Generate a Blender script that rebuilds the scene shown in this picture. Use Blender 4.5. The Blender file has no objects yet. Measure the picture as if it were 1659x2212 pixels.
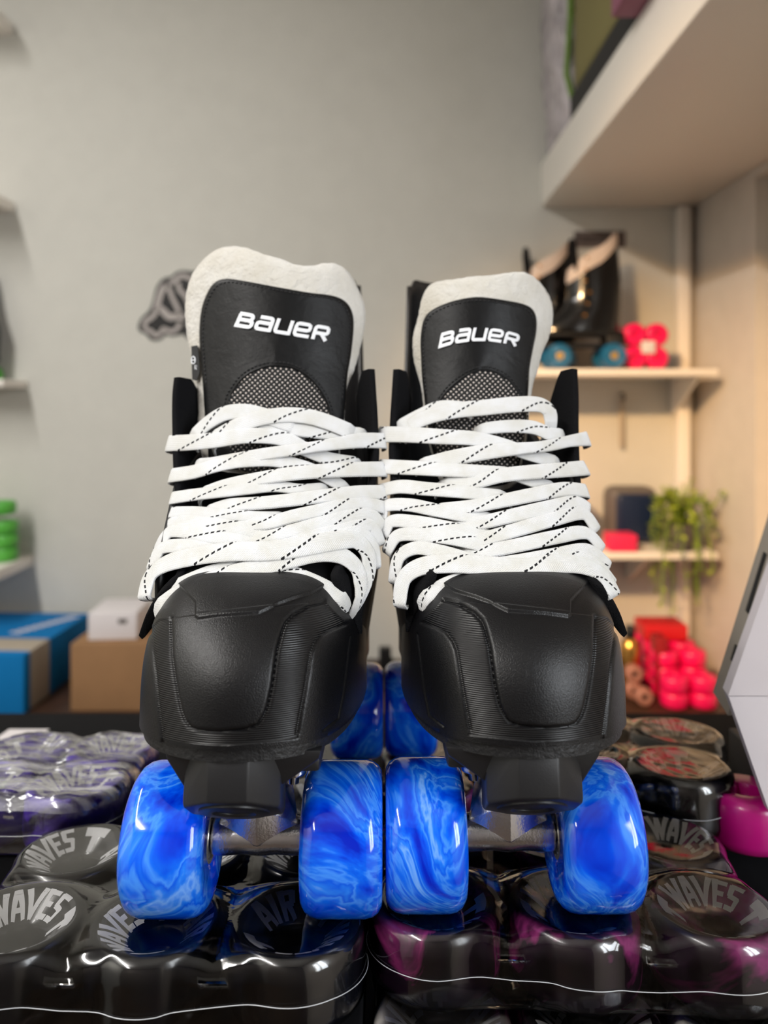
import bpy, bmesh, math, random
import numpy as np
from mathutils import Vector, Matrix

# ------------------------------------------------------------------ basics
# all lengths are given in millimetres, S turns them into metres
S = 0.001
CZ = 1390.0            # camera height above the floor
F = 1600.0             # focal length in pixels of the 1659x2212 frame
PX0, PY0 = 829.5, 870.0
TILT = math.radians(5.4)   # the pile of wheel packs slopes down away from the camera
CT, ST = math.cos(TILT), math.sin(TILT)
rnd = random.Random(7)
scene = bpy.context.scene
COL = scene.collection


def link(o, parent=None):
    COL.objects.link(o)
    if parent is not None:
        o.parent = parent
    return o


def tag(o, label=None, cat=None, group=None, kind=None):
    if label: o['label'] = label
    if cat: o['category'] = cat
    if group: o['group'] = group
    if kind: o['kind'] = kind
    return o


def empty(name, loc, label=None, cat=None, group=None, rot=(0, 0, 0)):
    o = bpy.data.objects.new(name, None)
    o.empty_display_size = 0.02
    o.location = Vector(loc) * S
    o.rotation_euler = rot
    link(o)
    return tag(o, label, cat, group)


def W(px, py, Y):
    """point of the room seen at a photo pixel, at distance Y (mm)"""
    return ((px - PX0) / F * Y, Y, CZ - (py - PY0) / F * Y)


class Frame:
    """a local frame tilted with the wheel packs, origin in room millimetres"""
    def __init__(self, x, y, z):
        self.o = (x, y, z)

    def L(self, px, py, y):
        """local point seen at a photo pixel at local depth y"""
        ox, oy, oz = self.o
        t = (py - PY0) / F
        z = (-t * (oy + y * CT) - (oz - CZ) + y * ST) / (CT + t * ST)
        yw = oy + y * CT + z * ST
        return ((px - PX0) / F * yw - ox, y, z)

    def pix(self, P):
        P = np.asarray(P, float)
        ox, oy, oz = self.o
        yw = oy + P[..., 1] * CT + P[..., 2] * ST
        zw = oz - P[..., 1] * ST + P[..., 2] * CT
        return PX0 + F * (P[..., 0] + ox) / yw, PY0 - F * (zw - CZ) / yw


# ------------------------------------------------------------------ materials
MATS = {}


def srgb(r, g, b):
    f = lambda c: (c / 255 / 12.92) if c / 255 <= 0.04045 else ((c / 255 + 0.055) / 1.055) ** 2.4
    return (f(r), f(g), f(b), 1.0)


class NT:
    def __init__(self, name):
        self.m = bpy.data.materials.new(name)
        self.m.use_nodes = True
        self.t = self.m.node_tree
        self.t.nodes.clear()
        self.out = self.n('ShaderNodeOutputMaterial')

    def n(self, typ, **kw):
        nd = self.t.nodes.new(typ)
        for k, v in kw.items():
            if k.startswith('i_'):
                nd.inputs[k[2:].replace('_', ' ')].default_value = v
            else:
                setattr(nd, k, v)
        return nd

    def l(self, a, b):
        self.t.links.new(a, b)

    def bsdf(self, col=None, rough=0.5, metal=0.0, coat=0.0, spec=0.5, sheen=0.0, coat_rough=0.05):
        b = self.n('ShaderNodeBsdfPrincipled')
        if col is not None:
            b.inputs['Base Color'].default_value = col
        b.inputs['Roughness'].default_value = rough
        b.inputs['Metallic'].default_value = metal
        b.inputs['Coat Weight'].default_value = coat
        b.inputs['Coat Roughness'].default_value = coat_rough
        b.inputs['Specular IOR Level'].default_value = spec
        b.inputs['Sheen Weight'].default_value = sheen
        self.l(b.outputs[0], self.out.inputs[0])
        return b

    def noise(self, scale, detail=4, rough=0.55, dist=0.0, vec=None):
        nd = self.n('ShaderNodeTexNoise')
        nd.inputs['Scale'].default_value = scale
        nd.inputs['Detail'].default_value = detail
        nd.inputs['Roughness'].default_value = rough
        nd.inputs['Distortion'].default_value = dist
        if vec is not None:
            self.l(vec, nd.inputs['Vector'])
        return nd

    def ramp(self, fac, stops, interp='LINEAR'):
        r = self.n('ShaderNodeValToRGB')
        r.color_ramp.interpolation = interp
        els = r.color_ramp.elements
        while len(els) < len(stops):
            els.new(0.5)
        for e, (p, c) in zip(els, stops):
            e.position = p
            e.color = c
        self.l(fac, r.inputs[0])
        return r

    def bump(self, h, strength, dist, b=None):
        nd = self.n('ShaderNodeBump')
        nd.inputs['Strength'].default_value = strength
        nd.inputs['Distance'].default_value = dist
        self.l(h, nd.inputs['Height'])
        if b is not None:
            self.l(nd.outputs[0], b.inputs['Normal'])
        return nd

    def math(self, op, a, b=None):
        nd = self.n('ShaderNodeMath', operation=op)
        for k, v in enumerate((a, b)):
            if v is None:
                continue
            if isinstance(v, (int, float)):
                nd.inputs[k].default_value = v
            else:
                self.l(v, nd.inputs[k])
        return nd.outputs[0]

    def obj_coord(self, rand=False):
        tc = self.n('ShaderNodeTexCoord')
        if not rand:
            return tc.outputs['Object']
        oi = self.n('ShaderNodeObjectInfo')
        mu = self.n('ShaderNodeMath', operation='MULTIPLY')
        mu.inputs[1].default_value = 7.3
        self.l(oi.outputs['Random'], mu.inputs[0])
        cx = self.n('ShaderNodeCombineXYZ')
        self.l(mu.outputs[0], cx.inputs[0]); self.l(mu.outputs[0], cx.inputs[1])
        ad = self.n('ShaderNodeVectorMath', operation='ADD')
        self.l(tc.outputs['Object'], ad.inputs[0]); self.l(cx.outputs[0], ad.inputs[1])
        return ad.outputs[0]


def plain(name, col, rough=0.5, metal=0.0, coat=0.0, spec=0.5, bump=None, vary=0.0):
    """flat colour with a little grain: bump = (scale, strength, distance_m)"""
    k = NT(name)
    b = k.bsdf(col, rough, metal, coat, spec)
    oc = k.obj_coord()
    if vary:
        n = k.noise(18, 3, vec=oc)
        lo = tuple(c * (1 - vary) for c in col[:3]) + (1,)
        hi = tuple(min(1, c * (1 + vary)) for c in col[:3]) + (1,)
        r = k.ramp(n.outputs[0], [(0.3, lo), (0.7, hi)])
        k.l(r.outputs[0], b.inputs['Base Color'])
    if bump:
        n = k.noise(bump[0], 3, vec=oc)
        k.bump(n.outputs[0], bump[1], bump[2], b)
    return k.m


def marble(name, stops, scale=26, dist=2.6, rough=0.12, coat=0.6, warp=0.05):
    k = NT(name)
    b = k.bsdf(None, rough, coat=coat)
    v = k.obj_coord(rand=True)
    n0 = k.noise(scale * 0.55, 2, vec=v)
    sub = k.n('ShaderNodeVectorMath', operation='SUBTRACT')
    sub.inputs[1].default_value = (0.5, 0.5, 0.5)
    k.l(n0.outputs['Color'], sub.inputs[0])
    sc = k.n('ShaderNodeVectorMath', operation='SCALE')
    sc.inputs['Scale'].default_value = warp
    k.l(sub.outputs[0], sc.inputs[0])
    ad = k.n('ShaderNodeVectorMath', operation='ADD')
    k.l(v, ad.inputs[0]); k.l(sc.outputs[0], ad.inputs[1])
    n = k.noise(scale, 4.5, 0.52, dist, ad.outputs[0])
    r = k.ramp(n.outputs[0], stops)
    k.l(r.outputs[0], b.inputs['Base Color'])
    return k.m


def make_materials():
    M = MATS
    M['wall'] = plain('wall_paint', srgb(208, 206, 198), 0.75, bump=(60, 0.06, 0.002), vary=0.02)
    M['wall_r'] = plain('wall_plaster', srgb(214, 206, 196), 0.8, bump=(14, 0.25, 0.006), vary=0.03)
    M['wall_dark'] = plain('shop_front_dark_paint', srgb(104, 96, 90), 0.8)
    M['white_paint'] = plain('white_gloss_paint', srgb(242, 236, 228), 0.4, bump=(90, 0.03, 0.001))
    M['ceiling'] = plain('ceiling_paint', srgb(205, 200, 192), 0.9)
    # wood planks
    k = NT('floor_boards'); b = k.bsdf(None, 0.5)
    w = k.n('ShaderNodeTexWave'); w.inputs['Scale'].default_value = 2.0; w.inputs['Distortion'].default_value = 4
    k.l(k.obj_coord(), w.inputs['Vector'])
    r = k.ramp(w.outputs['Fac'], [(0, srgb(70, 58, 48)), (1, srgb(96, 80, 66))])
    k.l(r.outputs[0], b.inputs['Base Color']); M['floor'] = k.m
    k = NT('dark_stained_wood'); b = k.bsdf(None, 0.45)
    oc = k.obj_coord()
    mp = k.n('ShaderNodeMapping'); mp.inputs['Scale'].default_value = (2, 22, 22); k.l(oc, mp.inputs[0])
    n = k.noise(3, 5, 0.6, 0.8, mp.outputs[0])
    r = k.ramp(n.outputs[0], [(0.3, srgb(44, 28, 20)), (0.7, srgb(74, 48, 34))])
    k.l(r.outputs[0], b.inputs['Base Color']); M['dark_wood'] = k.m
    M['black_board'] = plain('black_board', srgb(14, 14, 17), 0.9, spec=0.12)
    # skates
    M['black_leather'] = plain('black_leather', srgb(17, 17, 19), 0.42, bump=(900, 0.35, 0.0004), spec=0.5)
    k = NT('tongue_leather'); b = k.bsdf(srgb(14, 14, 15), 0.42, spec=0.22)
    n = k.noise(55, 6, 0.65, 0.4, k.obj_coord()); n2 = k.noise(1400, 2, vec=k.obj_coord())
    bp = k.bump(n.outputs[0], 0.16, 0.004); bp2 = k.bump(n2.outputs[0], 0.25, 0.0003, b)
    k.l(bp.outputs[0], bp2.inputs['Normal']); M['tongue_leather'] = k.m
    M['felt_black'] = plain('black_felt', srgb(20, 20, 22), 0.95, spec=0.1, bump=(1500, 0.8, 0.001))
    k = NT('white_felt'); b = k.bsdf(None, 0.95, spec=0.1, sheen=0.3)
    n = k.noise(42, 4, 0.6, vec=k.obj_coord())
    r = k.ramp(n.outputs[0], [(0.0, srgb(160, 146, 116)), (0.34, srgb(202, 197, 186)), (0.66, srgb(216, 213, 207))])
    k.l(r.outputs[0], b.inputs['Base Color'])
    n2 = k.noise(520, 4, 0.7, vec=k.obj_coord()); bq = k.bump(n2.outputs[0], 0.7, 0.0016)
    n3 = k.noise(70, 3, 0.6, vec=k.obj_coord()); bp = k.bump(n3.outputs[0], 0.5, 0.006, b)
    k.l(bq.outputs[0], bp.inputs['Normal']); M['white_felt'] = k.m
    # toe cap: grain on the panels, fine ribs where the mesh attribute says so
    k = NT('toe_cap_rubber'); b = k.bsdf(srgb(12, 12, 14), 0.33, spec=0.36)
    oc = k.obj_coord()
    at = k.n('ShaderNodeAttribute', attribute_name='rib')
    sx = k.n('ShaderNodeSeparateXYZ'); k.l(oc, sx.inputs[0])
    t = k.math('MULTIPLY', sx.outputs['Z'], 2 * math.pi / 0.00080)
    sn = k.math('SINE', t)
    rib = k.math('MULTIPLY', sn, at.outputs['Fac'])
    rib = k.math('MULTIPLY', rib, 0.5)
    inv = k.math('SUBTRACT', 1.0, at.outputs['Fac'])
    n = k.noise(1900, 3, 0.5, vec=oc)
    gr = k.math('MULTIPLY', n.outputs[0], inv)
    gr = k.math('MULTIPLY', gr, 0.9)
    h = k.math('ADD', rib, gr)
    k.bump(h, 0.6, 0.00030, b); M['toe_cap'] = k.m
    M['plastic_black'] = plain('black_nylon_plate', srgb(26, 26, 28), 0.42, bump=(1400, 0.15, 0.0003))
    M['rubber_edge'] = plain('black_sole_rubber', srgb(15, 15, 17), 0.5, bump=(500, 0.5, 0.001))
    M['steel'] = plain('cast_aluminium', srgb(224, 224, 228), 0.24, metal=1.0, bump=(700, 0.25, 0.0005))
    M['chrome'] = plain('zinc_plated_steel', srgb(205, 206, 210), 0.15, metal=1.0)
    M['dark_metal'] = plain('dark_bearing_shield', srgb(40, 40, 44), 0.35, metal=0.6)
    M['bearing'] = plain('bearing_ring', srgb(196, 194, 188), 0.25, metal=0.8)
    M['print_white'] = plain('white_print', srgb(232, 234, 238), 0.45)
    M['tag_black'] = plain('black_woven_tag', srgb(22, 22, 24), 0.7)
    # lace: woven white with a diagonal dashed tracer thread (u along in m, v across)
    k = NT('white_flat_lace'); b = k.bsdf(None, 0.9, spec=0.15, sheen=0.2)
    uv = k.n('ShaderNodeUVMap'); uv.uv_map = 'UVMap'
    sx = k.n('ShaderNodeSeparateXYZ'); k.l(uv.outputs[0], sx.inputs[0])
    u, v = sx.outputs['X'], sx.outputs['Y']
    tri = k.math('MULTIPLY', k.math('FRACT', k.math('DIVIDE', u, 0.041)), 2.1)     # tracer runs edge to edge, then behind
    d = k.math('ABSOLUTE', k.math('SUBTRACT', tri, v))
    on = k.math('LESS_THAN', d, 0.06)
    fr = k.math('FRACT', k.math('DIVIDE', u, 0.0027))
    dash = k.math('LESS_THAN', fr, 0.62)
    m = k.math('MULTIPLY', on, dash)
    n = k.noise(90, 3, vec=k.obj_coord())
    rp = k.ramp(n.outputs[0], [(0.3, srgb(206, 205, 200)), (0.65, srgb(217, 218, 220))])
    mx = k.n('ShaderNodeMix', data_type='RGBA')
    k.l(m, mx.inputs[0]); k.l(rp.outputs[0], mx.inputs[6]); mx.inputs[7].default_value = srgb(22, 22, 26)
    k.l(mx.outputs[2], b.inputs['Base Color'])
    vv = k.math('ABSOLUTE', k.math('SUBTRACT', v, 0.5))
    hb = k.math('SINE', k.math('MULTIPLY', k.math('ADD', k.math('DIVIDE', u, 0.0011), k.math('MULTIPLY', vv, 9.0)), 2 * math.pi))
    hb2 = k.math('SINE', k.math('MULTIPLY', v, 2 * math.pi * 9))
    hh = k.math('ADD', hb, k.math('MULTIPLY', hb2, 0.7))
    k.bump(hh, 0.4, 0.00028, b); M['lace'] = k.m
    # dotted mesh panel (uv in mm)
    k = NT('dotted_mesh'); b = k.bsdf(None, 0.6)
    uv = k.n('ShaderNodeUVMap'); uv.uv_map = 'UVMap'
    mp = k.n('ShaderNodeMapping'); mp.inputs['Rotation'].default_value = (0, 0, math.radians(40)); k.l(uv.outputs[0], mp.inputs[0])
    sx = k.n('ShaderNodeSeparateXYZ'); k.l(mp.outputs[0], sx.inputs[0])
    p = 2 * math.pi / 2.05
    a1 = k.math('COSINE', k.math('MULTIPLY', sx.outputs['X'], p)); a2 = k.math('COSINE', k.math('MULTIPLY', sx.outputs['Y'], p))
    s2 = k.math('ADD', a1, a2)
    r = k.ramp(k.math('MULTIPLY', s2, 0.5), [(0.44, srgb(18, 18, 20)), (0.62, srgb(206, 196, 188))])
    k.l(r.outputs[0], b.inputs['Base Color'])
    inv = k.math('MULTIPLY', s2, -0.5); k.bump(inv, 0.8, 0.0009, b); M['dots'] = k.m
    # wheels
    M['blue'] = marble('blue_marbled_urethane', [(0.33, srgb(0, 34, 190)), (0.42, srgb(0, 72, 226)), (0.48, srgb(14, 104, 240)), (0.52, srgb(66, 142, 248)), (0.55, srgb(8, 90, 234)),
                       (0.60, srgb(36, 124, 244)), (0.64, srgb(112, 168, 250)), (0.68, srgb(46, 128, 244)), (0.78, srgb(142, 186, 251))], 14, 3.4, 0.1, 0.35, 0.10)
    M['navy_black'] = plain('black_urethane', srgb(9, 10, 17), 0.22, coat=0.2)
    M['purple_dark'] = marble('dark_purple_marbled_urethane', [(0.38, srgb(14, 11, 18)), (0.50, srgb(36, 15, 36)), (0.57, srgb(156, 52, 120)), (0.64, srgb(96, 32, 78)), (0.70, srgb(30, 13, 34))], 15, 1.6, 0.25, 0.1, 0.05)
    M['grey_marble'] = marble('grey_white_marbled_urethane', [(0.36, srgb(24, 23, 24)), (0.46, srgb(96, 92, 90)), (0.6, srgb(214, 208, 202))], 17, 1.5, 0.25, 0.1)
    M['violet'] = plain('violet_urethane', srgb(76, 44, 172), 0.35)
    M['magenta'] = plain('magenta_urethane', srgb(188, 14, 122), 0.3, coat=0.3)
    M['pink'] = plain('hot_pink_urethane', srgb(240, 12, 92), 0.35, coat=0.3)
    M['green'] = plain('green_urethane', srgb(84, 176, 62), 0.4, coat=0.3)
    M['teal'] = plain('teal_blue_urethane', srgb(18, 96, 138), 0.4, coat=0.3)
    M['wheel_print'] = plain('grey_wheel_print', srgb(240, 240, 242), 0.55)
    M['hole_core'] = plain('wheel_core', srgb(10, 10, 12), 0.6)
    # shrink film: clear with a mirror-like surface
    for nm, st, sc in (('film', 0.045, 24), ('film_crinkled', 0.55, 22)):
        k = NT(nm)
        tr = k.n('ShaderNodeBsdfTransparent'); tr.inputs[0].default_value = (0.97, 0.97, 0.97, 1)
        gl = k.n('ShaderNodeBsdfGlossy'); gl.inputs['Roughness'].default_value = 0.075 if nm == 'film' else 0.16
        gl.inputs[0].default_value = (1, 1, 1, 1)
        oc = k.obj_coord()
        mp = k.n('ShaderNodeMapping'); mp.inputs['Scale'].default_value = (1, 2.6, 1) if nm == 'film' else (0.3, 3.2, 1)
        if nm != 'film': mp.inputs['Rotation'].default_value = (0, 0, math.radians(35))
        k.l(oc, mp.inputs[0])
        n = k.noise(sc, 0.5 if nm == 'film' else 4, 0.5, 0.6, mp.outputs[0])
        bp = k.bump(n.outputs[0], st, 0.006 if nm == 'film' else 0.02)
        k.l(bp.outputs[0], gl.inputs['Normal'])
        fr = k.n('ShaderNodeFresnel'); fr.inputs['IOR'].default_value = 1.5
        k.l(bp.outputs[0], fr.inputs['Normal'])
        f2 = k.math('MINIMUM', k.math('MULTIPLY', fr.outputs[0], 1.3 if nm == 'film' else 2.0), 1.0)
        mx = k.n('ShaderNodeMixShader')
        k.l(f2, mx.inputs[0]); k.l(tr.outputs[0], mx.inputs[1]); k.l(gl.outputs[0], mx.inputs[2])
        last = mx
        if nm != 'film':
            df = k.n('ShaderNodeBsdfDiffuse'); df.inputs[0].default_value = (0.8, 0.8, 0.8, 1)
            n2 = k.noise(26, 4, 0.6, 0.4, mp.outputs[0])
            rr = k.ramp(n2.outputs[0], [(0.45, (0.0, 0.0, 0.0, 1)), (0.66, (0.34, 0.34, 0.34, 1))])
            sz = k.n('ShaderNodeSeparateXYZ'); k.l(oc, sz.inputs[0])
            up = k.math('GREATER_THAN', sz.outputs['Z'], -0.006)
            hz = k.math('MULTIPLY', rr.outputs[0], up)
            m2 = k.n('ShaderNodeMixShader'); k.l(hz, m2.inputs[0]); k.l(mx.outputs[0], m2.inputs[1]); k.l(df.outputs[0], m2.inputs[2])
            last = m2
        k.l(last.outputs[0], k.out.inputs[0]); M[nm] = k.m
    M['film_seam'] = plain('white_film_seam', srgb(205, 207, 212), 0.35)
    # background goods
    M['box_blue'] = plain('blue_card', srgb(10, 116, 182), 0.8, spec=0.2)
    M['paper'] = plain('beige_paper', srgb(176, 164, 148), 0.7)
    M['card'] = plain('brown_cardboard', srgb(150, 112, 76), 0.8, vary=0.05)
    M['white_card'] = plain('white_card', srgb(226, 220, 222), 0.5)
    M['white_plastic'] = plain('white_plastic', srgb(188, 181, 185), 0.5)
    M['grey_alu'] = plain('grey_aluminium', srgb(150, 142, 132), 0.4, metal=0.4)
    M['black_plastic'] = plain('black_plastic', srgb(14, 14, 16), 0.35)
    M['patent'] = plain('black_patent_leather', srgb(10, 10, 12), 0.16, coat=0.4)
    M['liner'] = plain('cream_boot_lining', srgb(214, 198, 188), 0.8)
    M['brass'] = plain('brass', srgb(214, 160, 84), 0.25, metal=1.0)
    M['navy'] = plain('navy_shell', srgb(22, 36, 66), 0.35)
    M['grey_shell'] = plain('grey_shell', srgb(96, 90, 88), 0.5)
    M['red'] = plain('red_card', srgb(206, 26, 34), 0.45)
    M['red_deep'] = plain('deep_red_card', srgb(150, 14, 24), 0.5)
    M['pink_card'] = plain('pink_card', srgb(232, 40, 88), 0.5)
    M['mauve'] = plain('mauve_card', srgb(142, 84, 106), 0.6)
    M['olive'] = plain('olive_card', srgb(148, 146, 28), 0.6)
    M['olive_dull'] = plain('dull_olive_cloth', srgb(126, 118, 74), 0.8)
    M['charcoal'] = plain('charcoal_foam', srgb(38, 37, 36), 0.8)
    M['bag'] = plain('silver_plastic', srgb(186, 178, 182), 0.25, bump=(26, 1.0, 0.02), vary=0.25)
    M['bag_green'] = plain('green_strap', srgb(108, 138, 52), 0.6)
    M['leaf'] = plain('green_leaf', srgb(172, 188, 66), 0.5, vary=0.25)
    M['leaf_dark'] = plain('dark_green_leaf', srgb(120, 146, 44), 0.5, vary=0.3)
    M['sticker_black'] = plain('black_sticker_vinyl', srgb(20, 18, 17), 0.6)
    M['sticker_grey'] = plain('pale_sticker_ink', srgb(178, 170, 166), 0.5)
    M['sign_grey'] = plain('grey_sign', srgb(104, 92, 88), 0.6)
    M['sign_dark'] = plain('dark_sign_print', srgb(52, 44, 42), 0.6)
    M['flesh'] = plain('pinkish_urethane', srgb(170, 118, 104), 0.5)


# ------------------------------------------------------------------ mesh building
class MB:
    def __init__(self):
        self.v, self.f, self.uv, self.attr = [], [], None, None

    def add(self, vs, fs):
        b = len(self.v)
        self.v += [tuple(p) for p in vs]
        self.f += [tuple(i + b for i in q) for q in fs]
        return self

    def grid(self, P, cu=False, cv=False):
        """P[i][j] points; closed in i (cu) / j (cv)"""
        n, m = len(P), len(P[0])
        vs = [p for row in P for p in row]
        fs = []
        for i in range(n if cu else n - 1):
            for j in range(m if cv else m - 1):
                a, b = i, (i + 1) % n
                c, d = j, (j + 1) % m
                fs.append((a * m + c, b * m + c, b * m + d, a * m + d))
        return self.add(vs, fs)

    def box(self, lo, hi):
        x0, y0, z0 = lo; x1, y1, z1 = hi
        vs = [(x0, y0, z0), (x1, y0, z0), (x1, y1, z0), (x0, y1, z0), (x0, y0, z1), (x1, y0, z1), (x1, y1, z1), (x0, y1, z1)]
        return self.add(vs, [(0, 3, 2, 1), (4, 5, 6, 7), (0, 1, 5, 4), (1, 2, 6, 5), (2, 3, 7, 6), (3, 0, 4, 7)])

    def rbox(self, lo, hi, r, seg=3):
        bm = bmesh.new()
        t = MB().box(lo, hi)
        vv = [bm.verts.new(p) for p in t.v]
        for q in t.f: bm.faces.new([vv[i] for i in q])
        bmesh.ops.bevel(bm, geom=list(bm.edges), offset=r, segments=seg, profile=0.5, affect='EDGES')
        return self.from_bm(bm)

    def from_bm(self, bm):
        bm.verts.index_update()
        self.add([v.co[:] for v in bm.verts], [[v.index for v in f.verts] for f in bm.faces])
        bm.free()
        return self

    def hull(self, pts, r=0, seg=2):
        bm = bmesh.new()
        for p in pts: bm.verts.new(p)
        res = bmesh.ops.convex_hull(bm, input=bm.verts)
        dead = [g for g in res['geom_interior'] if isinstance(g, bmesh.types.BMVert)]
        if dead: bmesh.ops.delete(bm, geom=dead, context='VERTS')
        bmesh.ops.dissolve_limit(bm, angle_limit=0.02, verts=bm.verts, edges=bm.edges)
        if r:
            bmesh.ops.bevel(bm, geom=list(bm.edges), offset=r, segments=seg, profile=0.5, affect='EDGES')
        return self.from_bm(bm)

    def lathe(self, prof, c=(0, 0, 0), axis='z', n=48, closed=False):
        P = []
        for i in range(n):
            a = 2 * math.pi * i / n
            row = []
            for r, h in prof:
                u, v = r * math.cos(a), r * math.sin(a)
                if axis == 'z': p = (c[0] + u, c[1] + v, c[2] + h)
                elif axis == 'x': p = (c[0] + h, c[1] + u, c[2] + v)
                else: p = (c[0] + v, c[1] + h, c[2] + u)
                row.append(p)
            P.append(row)
        return self.grid(P, cu=True, cv=closed)

    def tube(self, pts, r, n=10, cap=True):
        pts = [Vector(p) for p in pts]
        rr = r if isinstance(r, (list, tuple)) else [r] * len(pts)
        P = []
        up = Vector((0.13, 0.2, 1)).normalized()
        for i, p in enumerate(pts):
            t = (pts[min(i + 1, len(pts) - 1)] - pts[max(i - 1, 0)]).normalized()
            a = t.cross(up)
            if a.length < 1e-3: a = t.cross(Vector((1, 0, 0)))
            a.normalize(); b = t.cross(a).normalized()
            P.append([tuple(p + (a * math.cos(2 * math.pi * k / n) + b * math.sin(2 * math.pi * k / n)) * rr[i]) for k in range(n)])
        base = len(self.v)
        self.grid(P, cv=True)
        if cap:
            m = len(pts)
            self.f.append(tuple(base + k for k in range(n)))
            self.f.append(tuple(base + (m - 1) * n + k for k in range(n - 1, -1, -1)))
        return self

    def prism(self, poly, off):
        """extrude a 3D polygon by the vector off"""
        n = len(poly)
        top = [tuple(Vector(p) + Vector(off)) for p in poly]
        fs = [tuple(range(n - 1, -1, -1)), tuple(range(n, 2 * n))]
        fs += [(i, (i + 1) % n, n + (i + 1) % n, n + i) for i in range(n)]
        return self.add(list(poly) + top, fs)

    def mesh(self, name, mat=None, smooth=True, angle=40):
        me = bpy.data.meshes.new(name)
        me.from_pydata([(x * S, y * S, z * S) for x, y, z in self.v], [], self.f)
        if self.uv is not None:
            ul = me.uv_layers.new(name='UVMap')
            vi = np.empty(len(me.loops), dtype=np.int32)
            me.loops.foreach_get('vertex_index', vi)
            ul.data.foreach_set('uv', np.asarray(self.uv, np.float32)[vi].ravel())
        if self.attr is not None:
            a = me.attributes.new(self.attr[0], 'FLOAT', 'POINT')
            a.data.foreach_set('value', np.asarray(self.attr[1], np.float32))
        bm = bmesh.new(); bm.from_mesh(me)
        bmesh.ops.recalc_face_normals(bm, faces=bm.faces)
        bm.to_mesh(me); bm.free()
        if smooth:
            me.polygons.foreach_set('use_smooth', [True] * len(me.polygons))
            me.set_sharp_from_angle(angle=math.radians(angle))
        if mat is not None:
            me.materials.append(MATS[mat] if isinstance(mat, str) else mat)
        me.update()
        return me

    def build(self, name, mat=None, parent=None, smooth=True, angle=40, label=None):
        o = bpy.data.objects.new(name, self.mesh(name, mat, smooth, angle))
        link(o, parent)
        if label: o['label'] = label
        return o


def spline(pts, n, closed=False):
    """Catmull-Rom through points of any dimension"""
    P = np.asarray(pts, float)
    m = len(P)
    out = []
    segs = m if closed else m - 1
    for t in np.linspace(0, segs, n, endpoint=not closed):
        i = min(int(t), segs - 1); u = t - i
        g = (lambda k: P[k % m]) if closed else (lambda k: P[min(max(k, 0), m - 1)])
        p0, p1, p2, p3 = g(i - 1), g(i), g(i + 1), g(i + 2)
        out.append(0.5 * (2 * p1 + (p2 - p0) * u + (2 * p0 - 5 * p1 + 4 * p2 - p3) * u ** 2 + (3 * p1 - p0 - 3 * p2 + p3) * u ** 3))
    return np.array(out)


def resample(P, n):
    P = np.asarray(P, float)
    d = np.r_[0, np.cumsum(np.linalg.norm(np.diff(P, axis=0), axis=1))]
    t = np.linspace(0, d[-1], n)
    return np.stack([np.interp(t, d, P[:, k]) for k in range(P.shape[1])], 1)


def copy_tree(o, parent=None):
    c = o.copy()
    COL.objects.link(c)
    if parent is not None: c.parent = parent
    for ch in list(o.children):
        copy_tree(ch, c)
    return c


# strokes of the capital letters on a unit-high box: (x0,y0,x1,y1), width of the letter last
GLYPH = {
    'A': ([(0, 0, .22, 1), (.5, 0, .28, 1), (.1, .3, .4, .3), (.2, .98, .3, .98)], .5),
    'I': ([(.12, 0, .12, 1)], .24),
    'R': ([(.1, 0, .1, 1), (.1, .92, .42, .92), (.42, .92, .42, .55), (.1, .5, .42, .5), (.26, .5, .48, 0)], .52),
    'W': ([(0, 1, .2, 0), (.2, 0, .36, .9), (.36, .9, .5, 0), (.5, 0, .74, 1)], .74),
    'V': ([(0, 1, .24, 0), (.26, 0, .52, 1)], .52),
    'E': ([(.1, 0, .1, 1), (.1, .92, .44, .92), (.1, .5, .38, .5), (.1, .08, .44, .08)], .46),
    'S': ([(.44, .92, .1, .92), (.1, .92, .1, .55), (.1, .52, .42, .48), (.42, .48, .42, .1), (.42, .08, .04, .08)], .5),
}


def stroke_quads(strokes, w, nseg=4):
    """each stroke as a strip of small quads in glyph space"""
    out = []
    for x0, y0, x1, y1 in strokes:
        d = np.array([x1 - x0, y1 - y0]); L = np.linalg.norm(d); d /= L
        nrm = np.array([-d[1], d[0]]) * w / 2
        a = np.array([x0, y0]) - d * w * 0.25; b = np.array([x1, y1]) + d * w * 0.25
        rows = [(a + (b - a) * k / nseg - nrm, a + (b - a) * k / nseg + nrm) for k in range(nseg + 1)]
        out.append(rows)
    return out
# ------------------------------------------------------------------ roller skates
FL = Frame(-56, 331, CZ - 226)
FR = Frame(56, 334, CZ - 226)


def seg_dist(px, py, line):
    """distance of points to a polyline (all in the same 2D space)"""
    d = np.full(px.shape, 1e9)
    for (x0, y0), (x1, y1) in zip(line[:-1], line[1:]):
        vx, vy = x1 - x0, y1 - y0
        t = np.clip(((px - x0) * vx + (py - y0) * vy) / (vx * vx + vy * vy + 1e-9), 0, 1)
        d = np.minimum(d, np.hypot(px - x0 - t * vx, py - y0 - t * vy))
    return d


def inside(px, py, poly):
    c = np.zeros(px.shape, bool)
    n = len(poly)
    for i in range(n):
        x0, y0 = poly[i]; x1, y1 = poly[(i + 1) % n]
        cond = ((y0 > py) != (y1 > py)) & (px < (x1 - x0) * (py - y0) / (y1 - y0 + 1e-12) + x0)
        c ^= cond
    return c


def smask(px, py, poly, soft=1.5):
    d = seg_dist(px, py, list(poly) + [poly[0]])
    sd = np.where(inside(px, py, poly), d, -d)
    return np.clip(sd / (2 * soft) + 0.5, 0, 1)


def crop(pts, x0, y0, s):
    return [(x0 + a / s, y0 + b / s) for a, b in pts]


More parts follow.
